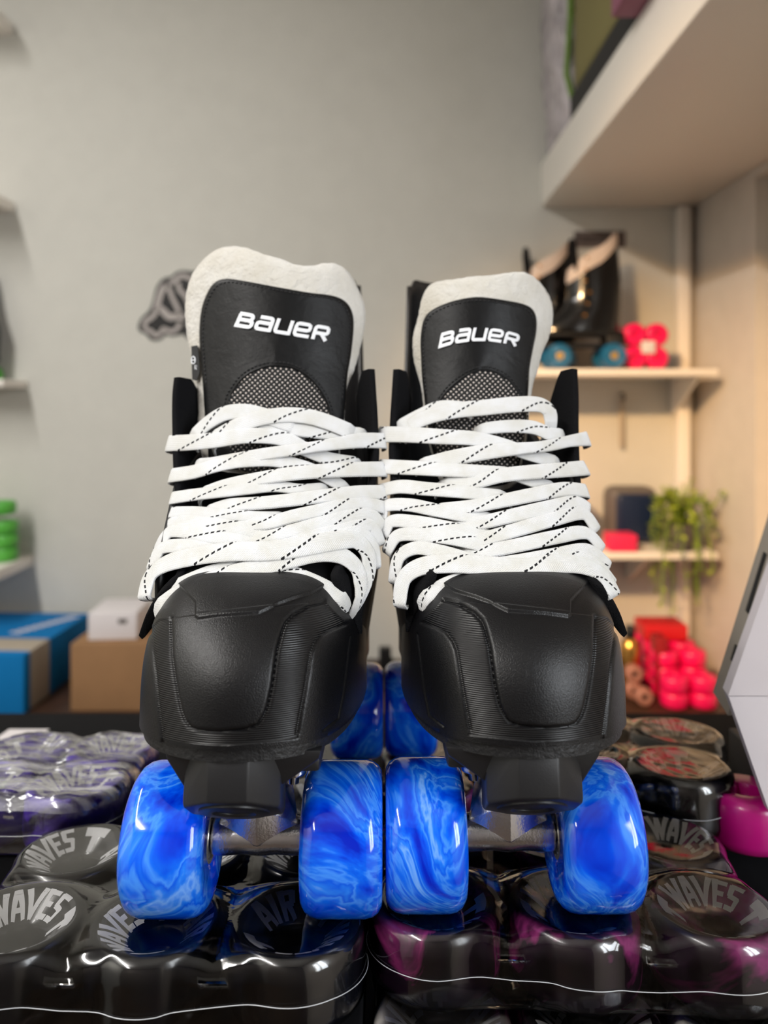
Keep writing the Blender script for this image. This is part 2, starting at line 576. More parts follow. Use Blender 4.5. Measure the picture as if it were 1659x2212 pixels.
TOE_PLAN = [(-54.5, 44), (-54.5, 14), (-52.5, -8), (-47, -26), (-37, -40), (-23, -49), (-8, -53), (8, -51.5), (22, -46),
            (32, -36), (39, -20), (43.5, 0), (46, 22), (47, 44)]
c5 = lambda p: crop(p, 280, 1220, 2.8603)
TOE_G1 = c5([(255, 330), (262, 560), (280, 700), (300, 820), (318, 900), (340, 960), (370, 1000), (420, 1022), (560, 1030), (720, 1015), (790, 990),
             (830, 930), (850, 880), (880, 750), (910, 520), (940, 400), (960, 350), (1010, 300), (1110, 245), (1200, 225)])
TOE_T1 = c5([(410, 235), (412, 330), (430, 342), (560, 325), (800, 308), (850, 285), (920, 245), (1000, 215), (1120, 178)])
TOE_O1 = c5([(1040, 1040), (1060, 930), (1085, 800), (1110, 640), (1125, 540), (1150, 480), (1190, 430), (1260, 395), (1340, 370)])
TOE_O2 = c5([(120, 400), (140, 560), (155, 680), (170, 850), (190, 1010), (200, 1095)])
TOE_S1 = c5([(1365, 440), (1350, 560), (1320, 800), (1290, 950), (1200, 1020)])


def toe_z(y):
    return 149 + np.where(y < 0, 0.32 * y, 0.6 * y)


def toe_cap(par, sg):
    plan = resample(spline(TOE_PLAN, 300), 521)
    NT_ = 260
    a = np.linspace(0, math.pi / 2, 1200)
    n = 3.4
    prof = resample(np.stack([np.cos(a) ** (2 / n) * 60, np.sin(a) ** (2 / n) * 55], 1), NT_)
    s, h = prof[:, 0] / 60, prof[:, 1] / 55
    s[-1] = 0.0
    cy = 8 + 9 * np.log1p(np.exp((plan[:, 1] - 8) / 9))
    cx = np.full_like(cy, -4.0)
    X = cx[:, None] + (plan[:, 0] - cx)[:, None] * s[None]
    Y = cy[:, None] + (plan[:, 1] - cy)[:, None] * s[None]
    ZB = 88.5 - 3.5 * np.clip((plan[:, 1] + 50) / 90, 0, 1)[:, None]
    Z = ZB + (toe_z(Y) - ZB) * h[None]
    P = np.stack([X, Y, Z], 2)
    du = np.gradient(P, axis=0); dv = np.gradient(P, axis=1)
    N = np.cross(du, dv); N /= np.linalg.norm(N, axis=2, keepdims=True) + 1e-9
    cen = np.array([-4, 10, 100.0])
    N *= np.sign(((P - cen) * N).sum(2, keepdims=True) + 1e-9)
    N[:, -1] = (0, 0, 1)
    px, py = FL.pix(P)
    gauss = lambda d, w: np.exp(-(d / w) ** 2)
    panel = smask(px, py, TOE_G1, 1.6)
    top = smask(px, py, TOE_T1 + c5([(1330, 60), (1330, -250), (300, -250), (300, 120)]), 1.8)
    band = smask(px, py, TOE_O2 + c5([(560, 1120), (1040, 1075)]) + TOE_O1 + c5([(1200, 225), (255, 330), (180, 340)]), 1.6)
    rib = band * (1 - panel)
    fade = np.clip((14 - P[:, :, 1]) / 22, 0, 1)
    disp = 0.55 * panel + 1.25 * top * fade - 0.5 * rib
    disp -= 0.95 * gauss(seg_dist(px, py, TOE_G1), 4.4)
    disp -= 0.6 * gauss(seg_dist(px, py, TOE_O1), 3.4) + 0.6 * gauss(seg_dist(px, py, TOE_O2), 3.4)
    disp -= 0.7 * gauss(seg_dist(px, py, TOE_S1), 2.0)
    front = (P[:, :, 1] < 25)
    disp = disp * front
    rib = rib * front
    P = P + N * disp[..., None]
    P[..., 0] *= sg
    mb = MB().grid(P.tolist())
    # turned-in lower edge
    lip = []
    for i in range(len(plan)):
        x, y, z = P[i, 0]
        lip.append([(x, y, z), (x, y, z - 1.8), (x * 0.97, y * 0.97 + 0.4, z - 2.4)])
    mb.grid(lip)
    mb.attr = ('rib', list(rib.ravel()) + [0] * (len(mb.v) - rib.size))
    return mb.build('toe_cap', 'toe_cap', par, angle=70)


def interp(tab, x):
    t = np.asarray(tab, float)
    return np.interp(x, t[:, 0], t[:, 1])


SH_YF = [(84, 14), (120, 13), (140, 10), (150, 12), (172, 28), (203, 52), (240, 64), (350, 72)]
SH_W = [(0, 49.5), (40, 52.5), (70, 53), (110, 48), (150, 44), (190, 41), (240, 38)]
SH_TOP = [(50, 186), (62, 190), (80, 206), (105, 210), (150, 240), (185, 322), (205, 340), (260, 342)]


def boot_shell(par, sg):
    qs = list(np.linspace(0, 1, 26))
    arc = list(np.linspace(0, math.pi / 2, 10))[1:]
    rows = []
    for r in np.linspace(0, 1, 34):
        side = []
        for q in qs:
            yt = 62 + (198 - 62) * q
            z = 84 + (interp(SH_TOP, yt) - 84) * r
            yf = interp(SH_YF, z)
            y = yf + (194 - yf) * q
            w = interp(SH_W, y) * (1 - 0.03 * max(0, (z - 120) / 120) * min(1, max(0, (y - 60) / 60)))
            xc = -4 * max(0, 1 - y / 70)
            side.append((xc, w, y, z))
        z = 84 + (342 - 84) * r
        w0 = side[-1][1]
        for a in arc:
            side.append((0, w0 * math.cos(a), 194 + 32 * math.sin(a) - 6 * math.sin(math.pi * r), side[-1][3] if a < 0.5 else z))
        nar = lambda y, z: 9.0 * min(1, max(0, (140 - z) / 56)) * min(1, max(0, (120 - y) / 50))
        slim = lambda z: 0 if sg > 0 else 7.0 * min(1, max(0, (z - 125) / 45)) * min(1, max(0, (300 - z) / 60))
        row = [(sg * (xc - w + (slim(z) if w > 25 else 0)), y, z) for xc, w, y, z in side]
        row += [(sg * (xc + w - nar(y, z)), y, z) for xc, w, y, z in reversed(side[:-1])]
        rows.append(row)
    o = MB().grid(rows).build('boot_shell', 'black_leather', par, angle=50)
    m = o.modifiers.new('thickness', 'SOLIDIFY'); m.thickness = 0.0035; m.offset = -1
    return o


def strip(edge, dirs, width, th, n=60):
    """a thick leather strip: inner edge path, direction across, width, thickness"""
    E = spline(edge, n); D = spline(dirs, n)
    P = []
    for i in range(n):
        t = E[min(i + 1, n - 1)] - E[max(i - 1, 0)]; t /= np.linalg.norm(t)
        d = D[i] / np.linalg.norm(D[i]); nn = np.cross(t, d); nn /= np.linalg.norm(nn)
        w = width if np.isscalar(width) else np.interp(i / (n - 1), np.linspace(0, 1, len(width)), width)
        h = th / 2
        ring = []
        for a, b in ((0, -0.5), (0.0, 0.5), (0.04, 0.9), (0.12, 1), (0.5, 1), (0.9, 1), (1, 0.6), (1, -0.6), (0.9, -1), (0.5, -1), (0.12, -1), (0.04, -0.9)):
            ring.append(tuple(E[i] + d * w * a + nn * h * b))
        P.append(ring)
    mb = MB().grid(P, cv=True)
    k = len(P[0]); b = (n - 1) * k
    mb.f.append(tuple(range(k))); mb.f.append(tuple(b + i for i in range(k - 1, -1, -1)))
    return mb


EYE_OUT = [(303, 1366, 12), (320, 1318, 4), (347, 1276, 0), (368, 1256, 0), (388, 1236, 4), (390, 1180, 16), (385, 1100, 30), (378, 1000, 46), (375, 920, 55), (375, 855, 60), (380, 815, 63)]
EYE_OUT_NARROW = [(303, 1366, 12), (320, 1318, 4), (347, 1276, 0), (368, 1256, 0), (390, 1236, 4), (396, 1180, 16), (403, 1100, 30), (408, 1000, 46), (409, 920, 55), (409, 855, 60), (413, 797, 63)]
EYE_IN = [(769, 1366, 12), (757, 1332, 5), (738, 1288, -1), (722, 1254, -3), (722, 1234, 0), (750, 1190, 14), (790, 1100, 30), (812, 1000, 46), (812, 920, 55), (808, 850, 60), (804, 797, 63)]


def eyestays(par, sg):
    res = []
    for tab, s, ring in ((EYE_OUT if sg > 0 else EYE_OUT_NARROW, -1, (413 if sg > 0 else 440, 892, 72)), (EYE_IN, 1, (788, 876, 72))):
        E = [FL.L(a, b, y) for a, b, y in tab]
        up = [(0.2 * s, .95, 0), (0.05 * s, .98, 0), (-.2 * s, .98, 0), (-.36 * s, .92, 0), (-.4 * s, .9, 0), (-.4 * s, .9, 0)]
        if s < 0: D = [(.55, .35, -.75), (.6, .35, -.7), (.6, .45, -.65), (.4, .7, -.5), (.1, .9, -.2)] + up
        else: D = [(.5, .8, -.2), (.5, .8, -.2), (.5, .8, -.15), (.45, .85, -.1), (.35, .9, -.1)] + up
        E = [(sg * x, y, z) for x, y, z in E]; D = [(sg * x, y, z) for x, y, z in D]
        o = strip(E, D, [3, 7, 10, 14, 20, 24, 25, 26, 26, 23, 12] if s < 0 else [2.5, 8, 13, 17, 22, 24, 25, 26, 26, 23, 12], 4.0).build('eyestay', 'felt_black', par, angle=60)
        # lowest and highest eyelets that the laces leave bare
        p = FL.L(*ring); q = (sg * (p[0]), p[1], p[2])
        e = MB()
        P = []
        for i in range(20):
            a = 2 * math.pi * i / 20
            row = []
            for j in range(8):
                b = 2 * math.pi * j / 8
                rr = 2.7 + 0.8 * math.cos(b)
                # ring lying on the inner face of the flap
                row.append((q[0] + 0.5 * math.sin(b) * -s * sg, q[1] + rr * math.cos(a), q[2] + rr * math.sin(a)))
            P.append(row)
        e.grid(P, cu=True, cv=True).build('eyelet', 'chrome', o, label='metal eyelet')
        res.append(o)
    return res


# ---- laced front surface: depth of the laces at a photo row, curved back towards the sides
LACE_Y = [(780, 60), (840, 55), (880, 51), (950, 43), (1000, 37), (1100, 21), (1180, 9), (1240, 0), (1300, -9), (1345, -15)]


class LaceFace:
    def __init__(self, frame, cx, hw):
        self.fr, self.cx, self.hw = frame, cx, hw

    def y(self, px, py):
        u = (px - interp(self.cx, py)) / interp(self.hw, py)
        return interp(LACE_Y, py) + 15 * abs(u) ** 2.4

    def P(self, px, py, dy=0.0):
        return np.array(self.fr.L(px, py, self.y(px, py) + dy))

    def N(self, px, py):
        e = 4
        n = np.cross(self.P(px + e, py) - self.P(px - e, py), self.P(px, py + e) - self.P(px, py - e))
        n /= np.linalg.norm(n)
        return n if n[1] < 0 else -n


def lace_ribbon(mb, face, pts, width, lay, wrap, u0):
    """pts: photo pixels along the strand; lay: height above the boot (mm), one or one per point"""
    n = max(24, len(pts) * 8)
    if np.isscalar(lay): lay = [lay] * len(pts)
    Q = spline([(a, b, c) for (a, b), c in zip(pts, lay)], n)
    C, NN = [], []
    for a, b, c in Q:
        N = face.N(a, b)
        C.append(face.P(a, b) + N * c); NN.append(N)
    C = list(C); NN = list(NN)
    def tuck(k):
        p, q = (C[0], C[1]) if k == 0 else (C[-1], C[-2])
        d = (p - q) / np.linalg.norm(p - q)
        nn = NN[0] if k == 0 else NN[-1]
        ex = []
        for ang in (25, 50, 75, 95, 110):
            a = math.radians(ang)
            ex.append((p + d * 1.4 * math.sin(a) - nn * 2.4 * (1 - math.cos(a)) + np.array([0, 5.0 * max(0, ang - 70) / 40, 0]), nn * math.cos(a) + d * math.sin(a)))
        return ex
    if wrap in ('L', 'B'):
        for p, nn in tuck(0): C.insert(0, p); NN.insert(0, nn)
    if wrap in ('R', 'B'):
        for p, nn in tuck(1): C.append(p); NN.append(nn)
    def dive(k):
        p, q = (C[0], C[1]) if k == 0 else (C[-1], C[-2])
        d = (p - q) / np.linalg.norm(p - q); nn = NN[0] if k == 0 else NN[-1]
        return [(p + d * 3.0 - nn * 1.6, nn), (p + d * 5.5 - nn * 4.5, nn), (p + d * 7 - nn * 9, nn)]
    if wrap not in ('L', 'B', 'N'):
        for p, nn in dive(0): C.insert(0, p); NN.insert(0, nn)
    if wrap not in ('R', 'B', 'N'):
        for p, nn in dive(1): C.append(p); NN.append(nn)
    C = np.array(C); NN = np.array(NN)
    wk = np.interp([face.fr.pix(c)[1] for c in C], [960, 1080, 1230], [1.0, 0.84, 0.80])
    m = len(C)
    d = np.r_[0, np.cumsum(np.linalg.norm(np.diff(C, axis=0), axis=1))] + u0
    prof = [(-0.5, 0.0), (-0.475, 0.75), (-0.40, 1.0), (-0.2, 1.06), (0, 1.08), (0.2, 1.06), (0.40, 1.0), (0.475, 0.75), (0.5, 0.0), (0.46, -0.7), (0, -0.8), (-0.46, -0.7)]
    P = []
    for i in range(m):
        t = C[min(i + 1, m - 1)] - C[max(i - 1, 0)]; t /= np.linalg.norm(t)
        b = np.cross(NN[i], t); b /= np.linalg.norm(b); nn = np.cross(t, b)
        if nn @ NN[i] < 0: nn = -nn
        w = width if np.isscalar(width) else np.interp(i / (m - 1), np.linspace(0, 1, len(width)), width)
        w = w * wk[i]
        P.append([tuple(C[i] + b * w * x + nn * 0.75 * h) for x, h in prof])
        mb.uv += [(d[i] * S, x + 0.5) for x, h in prof]
    base = len(mb.v)
    mb.grid(P, cv=True)
    k = len(prof)
    mb.f.append(tuple(base + j for j in range(k))); mb.f.append(tuple(base + (m - 1) * k + j for j in range(k - 1, -1, -1)))
    return d[-1]


c3 = lambda p: crop(p, 280, 860, 2.8603)
c4 = lambda p: crop(p, 800, 840, 2.8603)
# (points, width mm, height above the boot, wrapped end)
LACES_L = [
    ([(290, 1180), (400, 1130), (520, 1085), (640, 1060)], 7.5, 3.0, ''),
    ([(880, 1085), (1000, 1105), (1120, 1150), (1230, 1205), (1290, 1250)], 9.5, 3.2, ''),
    ([(1420, 230), (1250, 222), (1080, 205), (950, 190), (800, 200)], 8.5, 1.2, ''),
    ([(425, 225), (500, 160), (600, 105), (720, 95), (850, 125), (1000, 175)], [8, 9.5, 9.5, 9], 2.0, ''),
    ([(560, 250), (680, 185), (820, 140), (960, 120), (1100, 130), (1220, 165), (1340, 215)], 9.3, 3.0, ''),
    ([(265, 293), (400, 288), (550, 275), (750, 250), (950, 262), (1100, 330), (1230, 378), (1385, 402)], [9.7, 9.5, 9.2, 8, 8.5], [3.2, 3.2, 3.2, 3.4, 2, 1, .6, .4], 'L'),
    ([(1550, 280), (1420, 280), (1280, 300), (1060, 335), (850, 362), (650, 392), (520, 410), (430, 412)], [9.5, 9, 6.5, 7.5, 8.5, 8], [3.6, 3.6, 3.8, 3.8, 3.2, 2, 1, .4], 'L'),
    ([(280, 495), (420, 475), (560, 435), (720, 405), (880, 395), (1020, 420), (1150, 460), (1310, 545)], [9.7, 9.5, 8.5, 8.3], [3.0, 3.2, 3.4, 3.2, 2.4, 1.4, .8, .3], 'L'),
    ([(1550, 457), (1400, 462), (1200, 475), (980, 495), (780, 520), (600, 548), (470, 585)], [9.8, 9.5, 9, 8.5], [3.4, 3.6, 3.8, 3.6, 2.6, 1.4, .6], 'L'),
    ([(285, 635), (400, 618), (560, 600), (740, 580), (900, 560), (1050, 572), (1180, 560)], [9, 8, 7], [3, 3, 3, 2.8, 2, 1.2, .6], 'L'),
    ([(1550, 600), (1400, 606), (1200, 630), (1000, 655), (800, 668), (620, 670), (500, 700)], [9.6, 9.3, 8.8], [3.4, 3.6, 3.8, 3.6, 2.6, 1.4, .6], 'L'),
    ([(283, 722), (420, 722), (600, 735), (760, 745), (920, 740)], [7.5, 7.5, 7], [3, 3, 2.8, 2, 1], 'L'),
    ([(1545, 690), (1400, 668), (1200, 712), (1020, 752), (850, 790), (650, 790), (560, 772)], [9, 8.8, 9, 9], [3.2, 3.6, 3.8, 3.6, 2.6, 1.6, .8], 'L'),
    ([(262, 800), (330, 772), (480, 790), (640, 815), (780, 838), (900, 850)], [8, 9, 9], [2.6, 3, 3, 2.8, 2, 1], 'L'),
    ([(1535, 800), (1470, 738), (1350, 750), (1180, 795), (1000, 845), (830, 880), (640, 885)], [9, 8.6, 9], [3, 3.4, 3.8, 3.8, 3.6, 2.4, 1], 'L'),
    ([(195, 960), (255, 862), (330, 838), (500, 868), (680, 900), (830, 905)], [8, 10, 10], [2.6, 3.2, 3.4, 3.4, 2.4, 1], 'L'),
    ([(1520, 900), (1480, 815), (1400, 815), (1250, 850), (1080, 885), (900, 910), (700, 920)], [9, 8.5, 9], [3.2, 3.6, 4, 4, 3.8, 2.6, 1], 'L'),
    ([(165, 1060), (220, 955), (330, 935), (480, 945), (640, 960)], [9, 9.5, 9], [3, 3.4, 3.6, 3, 2], 'L'),
    ([(1490, 1040), (1470, 920), (1390, 855), (1250, 885), (1080, 915), (900, 940)], [9.5, 9, 9], [3.6, 4, 4.2, 4.2, 4, 3], 'L'),
    ([(225, 1298), (320, 1235), (450, 1178), (620, 1120), (800, 1078), (1000, 1020), (1150, 985), (1290, 1000), (1380, 1075), (1402, 1180), (1398, 1250)], [9.5, 11, 11.5, 12.5, 12.5, 11, 9, 4], [4.2, 4.2, 4.2, 4.2, 4.3, 4.4, 4.6, 4.6, 4.4, 4, 3], ''),
    ([(122, 1240), (165, 1120), (270, 1050), (450, 1008), (660, 985), (880, 980), (1080, 950), (1250, 915), (1370, 905), (1445, 985), (1450, 1100), (1425, 1225)], [9, 11, 13, 13, 13.5, 12.5, 11, 9.5, 4], [3.6, 4.2, 4.8, 5.2, 5.4, 5.4, 5.4, 5.4, 5.2, 4.6, 4, 3], 'L'),
]
LACES_R = [
    ([(865, 1195), (980, 1210), (1100, 1248), (1220, 1300), (1330, 1330)], 9.5, 3.4, ''),
    ([(370, 1300), (460, 1240), (590, 1195), (740, 1180)], 9.5, 3.6, ''),
    ([(205, 228), (310, 172), (430, 122), (560, 125)], 8.5, 1.2, ''),
    ([(720, 250), (860, 238), (1000, 245), (1100, 285), (1165, 290)], [7, 8.5, 8], 1.2, ''),
    ([(250, 235), (360, 185), (520, 150), (700, 132), (880, 112), (1020, 112), (1085, 150), (1105, 215)], [8, 9.5, 9.7, 9.7, 9.5, 9.5, 7], [1.6, 2.2, 2.8, 3, 3, 3.2, 3, 2], ''),
    ([(75, 296), (250, 300), (430, 312), (640, 322), (830, 360), (960, 405), (1060, 432), (1135, 452)], [9.7, 9.5, 8.5, 8, 8.5], [3.4, 3.4, 3.2, 2.6, 1.6, 1, .6, .3], 'L'),
    ([(1316, 322), (1200, 340), (1060, 372), (900, 390), (720, 408), (560, 430), (430, 450), (340, 458)], [9.7, 6.5, 6.5, 9.5, 9.5, 6], [3.4, 3.4, 3.6, 3.8, 3.6, 2.6, 1.4, .6], 'L'),
    ([(75, 498), (250, 508), (450, 520), (650, 528), (850, 535), (1000, 580), (1110, 605)], [9.7, 9.4, 8.5, 8], [3.4, 3.4, 3.2, 2.6, 1.6, 1, .4], 'L'),
    ([(1306, 508), (1150, 525), (980, 540), (800, 560), (640, 592), (480, 592)], [9.8, 9.5, 8.8], [3.4, 3.6, 3.8, 3.6, 2.4, 1], 'L'),
    ([(72, 648), (200, 625), (350, 640), (520, 652), (680, 662), (800, 668)], [9.3, 9.3, 8.6], [3.2, 3.4, 3.4, 3, 2, 1], 'L'),
    ([(1310, 650), (1180, 642), (1000, 678), (820, 715), (640, 742), (440, 752)], [9.6, 9.5, 9], [3.4, 3.6, 3.8, 3.6, 2.6, 1], 'L'),
    ([(85, 820), (110, 745), (250, 738), (420, 772), (600, 800), (720, 808)], [8.5, 9, 9], [3, 3.4, 3.4, 3.2, 2, 1], 'L'),
    ([(1322, 760), (1240, 725), (1050, 765), (850, 812), (680, 845), (540, 850)], [9.6, 9.4, 9], [3.4, 3.6, 3.8, 3.6, 2.6, 1], 'L'),
    ([(105, 910), (150, 838), (290, 845), (480, 880), (660, 912), (760, 925)], [8.5, 9, 9], [3, 3.4, 3.6, 3.4, 2.2, 1], 'L'),
    ([(1365, 880), (1280, 792), (1100, 835), (900, 895), (720, 940), (600, 955)], [9, 9.3, 9], [3.4, 3.8, 4, 3.8, 2.8, 1], 'L'),
    ([(125, 1010), (190, 925), (330, 922), (520, 950), (680, 980), (780, 990)], [8.5, 9, 9], [3, 3.6, 3.8, 3.6, 2.4, 1], 'L'),
    ([(1400, 1000), (1300, 915), (1120, 945), (920, 990), (740, 1020), (600, 1030)], [9, 9.3, 9], [3.4, 4, 4.2, 4, 3, 1.2], 'L'),
    ([(170, 1190), (200, 1060), (300, 1005), (440, 1030), (600, 1070), (740, 1088)], [8.5, 9, 9], [3.2, 3.8, 4, 4, 3, 1.4], 'L'),
    ([(1440, 1110), (1320, 1025), (1130, 1055), (950, 1085), (800, 1095)], [9, 9.3, 8.5], [3.6, 4.2, 4.4, 4, 2.4], 'L'),
    ([(1462, 1215), (1340, 1090), (1180, 1080), (1000, 1110)], [9, 9, 8], [3.8, 4.4, 4.4, 3], 'L'),
    ([(208, 1340), (235, 1200), (330, 1128), (500, 1112), (720, 1128), (950, 1142), (1120, 1118), (1270, 1125), (1395, 1180), (1470, 1285)], [8, 11, 12.5, 12.5, 12.5, 12, 10], [4, 4.8, 5.2, 5.4, 5.4, 5.4, 5.4, 5.2, 4.8, 4.2], 'B'),
]


def laces(par, face, table, conv):
    mb = MB(); mb.uv = []
    u = 0.0
    for pts, w, lay, wrap in table:
        u = lace_ribbon(mb, face, conv(pts), w, lay, wrap, u + 11.0)
    return mb.build('lace', 'lace', par, angle=60, label='white flat lace with a dashed black tracer')


# ---- tongue
TONGUE_Y = [(520, 70), (650, 66), (780, 61), (860, 57), (950, 52), (1050, 40), (1150, 28)]


class TongueFace(LaceFace):
    k = 20

    def y(self, px, py):
        u = (px - interp(self.cx, py)) / interp(self.hw, py)
        return interp(TONGUE_Y, py) + self.k * abs(u) ** 2.0


def pillow(face, outline, center, front, back, n=150, rings=(0, .25, .5, .7, .82, .9, .95, .98, 1.0), rag=0.0, close=True):
    """a cushion with the given outline: front(r), back(r) are depths in front of / behind the face"""
    out = resample(np.vstack([spline(outline, 400, True), spline(outline, 400, True)[:1]]), n + 1)[:n]
    if rag:
        ph = np.arange(n)
        out = out + rag * np.stack([np.sin(ph * 2.1) + np.sin(ph * 3.7), np.cos(ph * 1.7) + np.sin(ph * 4.3)], 1) * 0.5
    c = np.array(center, float)
    Pf, Pb = [], []
    for r in rings:
        Pf.append([tuple(face.P(*(c + (q - c) * r), -front(r))) for q in out])
    mb = MB()
    if close:
        for r in reversed(rings[:-1]):
            Pb.append([tuple(face.P(*(c + (q - c) * r), back(r))) for q in out])
    rows = Pf + Pb
    mb.grid(rows, cv=True)
    mb.pix = [tuple(c + (q - c) * r) for r in list(rings) + (list(reversed(rings[:-1])) if close else []) for q in out]
    return mb


B_LINES = {
    'B': ([(.02, .9), (.90, .9), (1.04, .74), (.92, .52), (.14, .52)], [(.80, .52), (1.1, .46), (1.06, .1), (-.02, .1)], [(.11, .1), (.11, .9)]),
    'a': ([(.16, .9), (1.06, .9), (1.06, .0)], [(1.06, .54), (.1, .54), (.1, .1), (1.06, .1)]),
    'U': ([(.1, 1.0), (.1, .1), (1.06, .1)], [(1.06, 1.0), (1.06, .0)]),
    'e': ([(1.12, .1), (.1, .1), (.1, .9), (1.06, .9), (1.06, .48), (.1, .48)],),
    'R': ([(.1, .0), (.1, .9), (1.0, .9), (1.0, .46), (.1, .46)], [(.56, .46), (.98, .0)]),
}


def round_line(pts, r=0.17, k=5):
    pts = [np.array(p, float) for p in pts]
    out = [pts[0]]
    for a, b, c in zip(pts[:-2], pts[1:-1], pts[2:]):
        u, v = a - b, c - b
        lu, lv = np.linalg.norm(u), np.linalg.norm(v)
        p0, p1 = b + u / lu * min(r, lu * .45), b + v / lv * min(r, lv * .45)
        for t in np.linspace(0, 1, k):
            out.append((1 - t) ** 2 * p0 + 2 * t * (1 - t) * b + t * t * p1)
    out.append(pts[-1])
    return resample(np.array(out), 26)


def wordmark(par, face, BL, TL, TR, BR, arch):
    """the five raised letters on the tongue"""
    BL, TL, TR, BR = (np.array(p, float) for p in (BL, TL, TR, BR))
    total = 4 * 1.33 + 1.16
    mb = MB()
    for i, ch in enumerate('BaUeR'):
        x0 = i * 1.33
        for line in B_LINES[ch]:
            L = round_line(line)
            rows = []
            for j in range(len(L)):
                t = L[min(j + 1, len(L) - 1)] - L[max(j - 1, 0)]; t /= np.linalg.norm(t)
                nn = np.array([-t[1], t[0]]) * 0.125
                row = []
                for q, dep in ((L[j] - nn, -1.0), (L[j] - nn, -2.5), (L[j] - nn * .7, -2.75), (L[j] + nn * .7, -2.75), (L[j] + nn, -2.5), (L[j] + nn, -1.0)):
                    s = (x0 + q[0]) / total; v = q[1]
                    p = (BL * (1 - s) + BR * s) * (1 - v) + (TL * (1 - s) + TR * s) * v
                    p = p + np.array([0, -arch * (1 - (2 * s - 1) ** 2)])
                    row.append(tuple(face.P(p[0], p[1], dep)))
                rows.append(row)
            base = len(mb.v); m = len(rows)
            mb.grid(rows)
            mb.f.append(tuple(base + j for j in range(6))); mb.f.append(tuple(base + (m - 1) * 6 + j for j in range(5, -1, -1)))
    return mb.build('lettering', 'print_white', par, angle=30, label='raised white wordmark')


def stitches(par, face, path, depth, every=9.0, length=5.5):
    """a line of single thread stitches"""
    R = resample(spline(path, 400), 2000)
    d = np.r_[0, np.cumsum(np.linalg.norm(np.diff(R, axis=0), axis=1))]
    mb = MB(); s = 0
    while s + length < d[-1]:
        pts = []
        for t in (0, .5, 1):
            a = np.interp(s + length * t, d, R[:, 0]); b = np.interp(s + length * t, d, R[:, 1])
            pts.append(face.P(a, b, -(depth + 0.5 * math.sin(math.pi * t))))
        mb.tube(pts, 0.42, 6)
        s += every
    return mb.build('stitching', 'tag_black', par)


def shrink(out, c, k):
    return [(c[0] + (a - c[0]) * k, c[1] + (b - c[1]) * k) for a, b in out]


c1 = lambda p: crop(p, 280, 500, 2.8603)
c2 = lambda p: crop(p, 800, 560, 3.318)
TONGUES = {
    'L': dict(conv=c1,
              felt=[(362, 690), (345, 560), (345, 420), (375, 290), (440, 190), (530, 115), (620, 92), (720, 100), (830, 140), (940, 170), (1020, 203), (1120, 212), (1210, 195), (1290, 205), (1360, 260), (1410, 350),
                    (1450, 450), (1455, 560), (1430, 700), (1390, 850), (1345, 960), (1330, 1100), (1310, 1300), (1200, 1480), (560, 1480), (425, 1300), (425, 1100), (405, 900), (385, 780)],
              leather=[(430, 640), (440, 500), (470, 400), (520, 320), (590, 292), (700, 303), (900, 340), (1100, 375), (1250, 395), (1330, 430), (1372, 490), (1385, 580), (1370, 750), (1345, 900), (1335, 1050), (1300, 1300),
                       (1200, 1460), (570, 1460), (480, 1300), (462, 1100), (452, 950), (440, 800)],
              mesh=[(608, 1070), (650, 970), (720, 890), (810, 845), (900, 830), (1000, 842), (1090, 890), (1160, 960), (1210, 1040), (1240, 1140), (1245, 1300), (1150, 1480), (700, 1480), (612, 1300)],
              logo=((645, 587), (684, 497), (1250, 592), (1226, 680)), arch=0, center=(900, 760), mcenter=(920, 1200)),
    'R': dict(conv=c2,
              felt=[(330, 800), (308, 700), (305, 560), (340, 420), (370, 280), (420, 190), (500, 155), (620, 140), (730, 122), (860, 115), (1000, 95), (1110, 95), (1200, 150), (1270, 240), (1305, 330), (1307, 450), (1280, 560),
                    (1230, 680), (1200, 800), (1165, 900), (1140, 1100), (1100, 1400), (1000, 1640), (560, 1640), (440, 1400), (390, 1150), (365, 930)],
              leather=[(362, 700), (360, 560), (380, 440), (430, 372), (530, 320), (650, 285), (780, 270), (950, 290), (1090, 318), (1160, 355), (1190, 420), (1190, 520), (1165, 650), (1142, 780), (1135, 900), (1120, 1100),
                       (1085, 1400), (980, 1610), (580, 1610), (455, 1400), (405, 1150), (385, 980), (370, 850)],
              mesh=[(468, 1080), (540, 960), (620, 880), (720, 815), (800, 795), (880, 805), (970, 850), (1040, 930), (1090, 1020), (1110, 1200), (1060, 1450), (980, 1600), (600, 1600), (480, 1400), (455, 1200)],
              logo=((487, 640), (508, 532), (1080, 545), (1056, 628)), arch=48, center=(770, 800), mcenter=(790, 1200)),
}


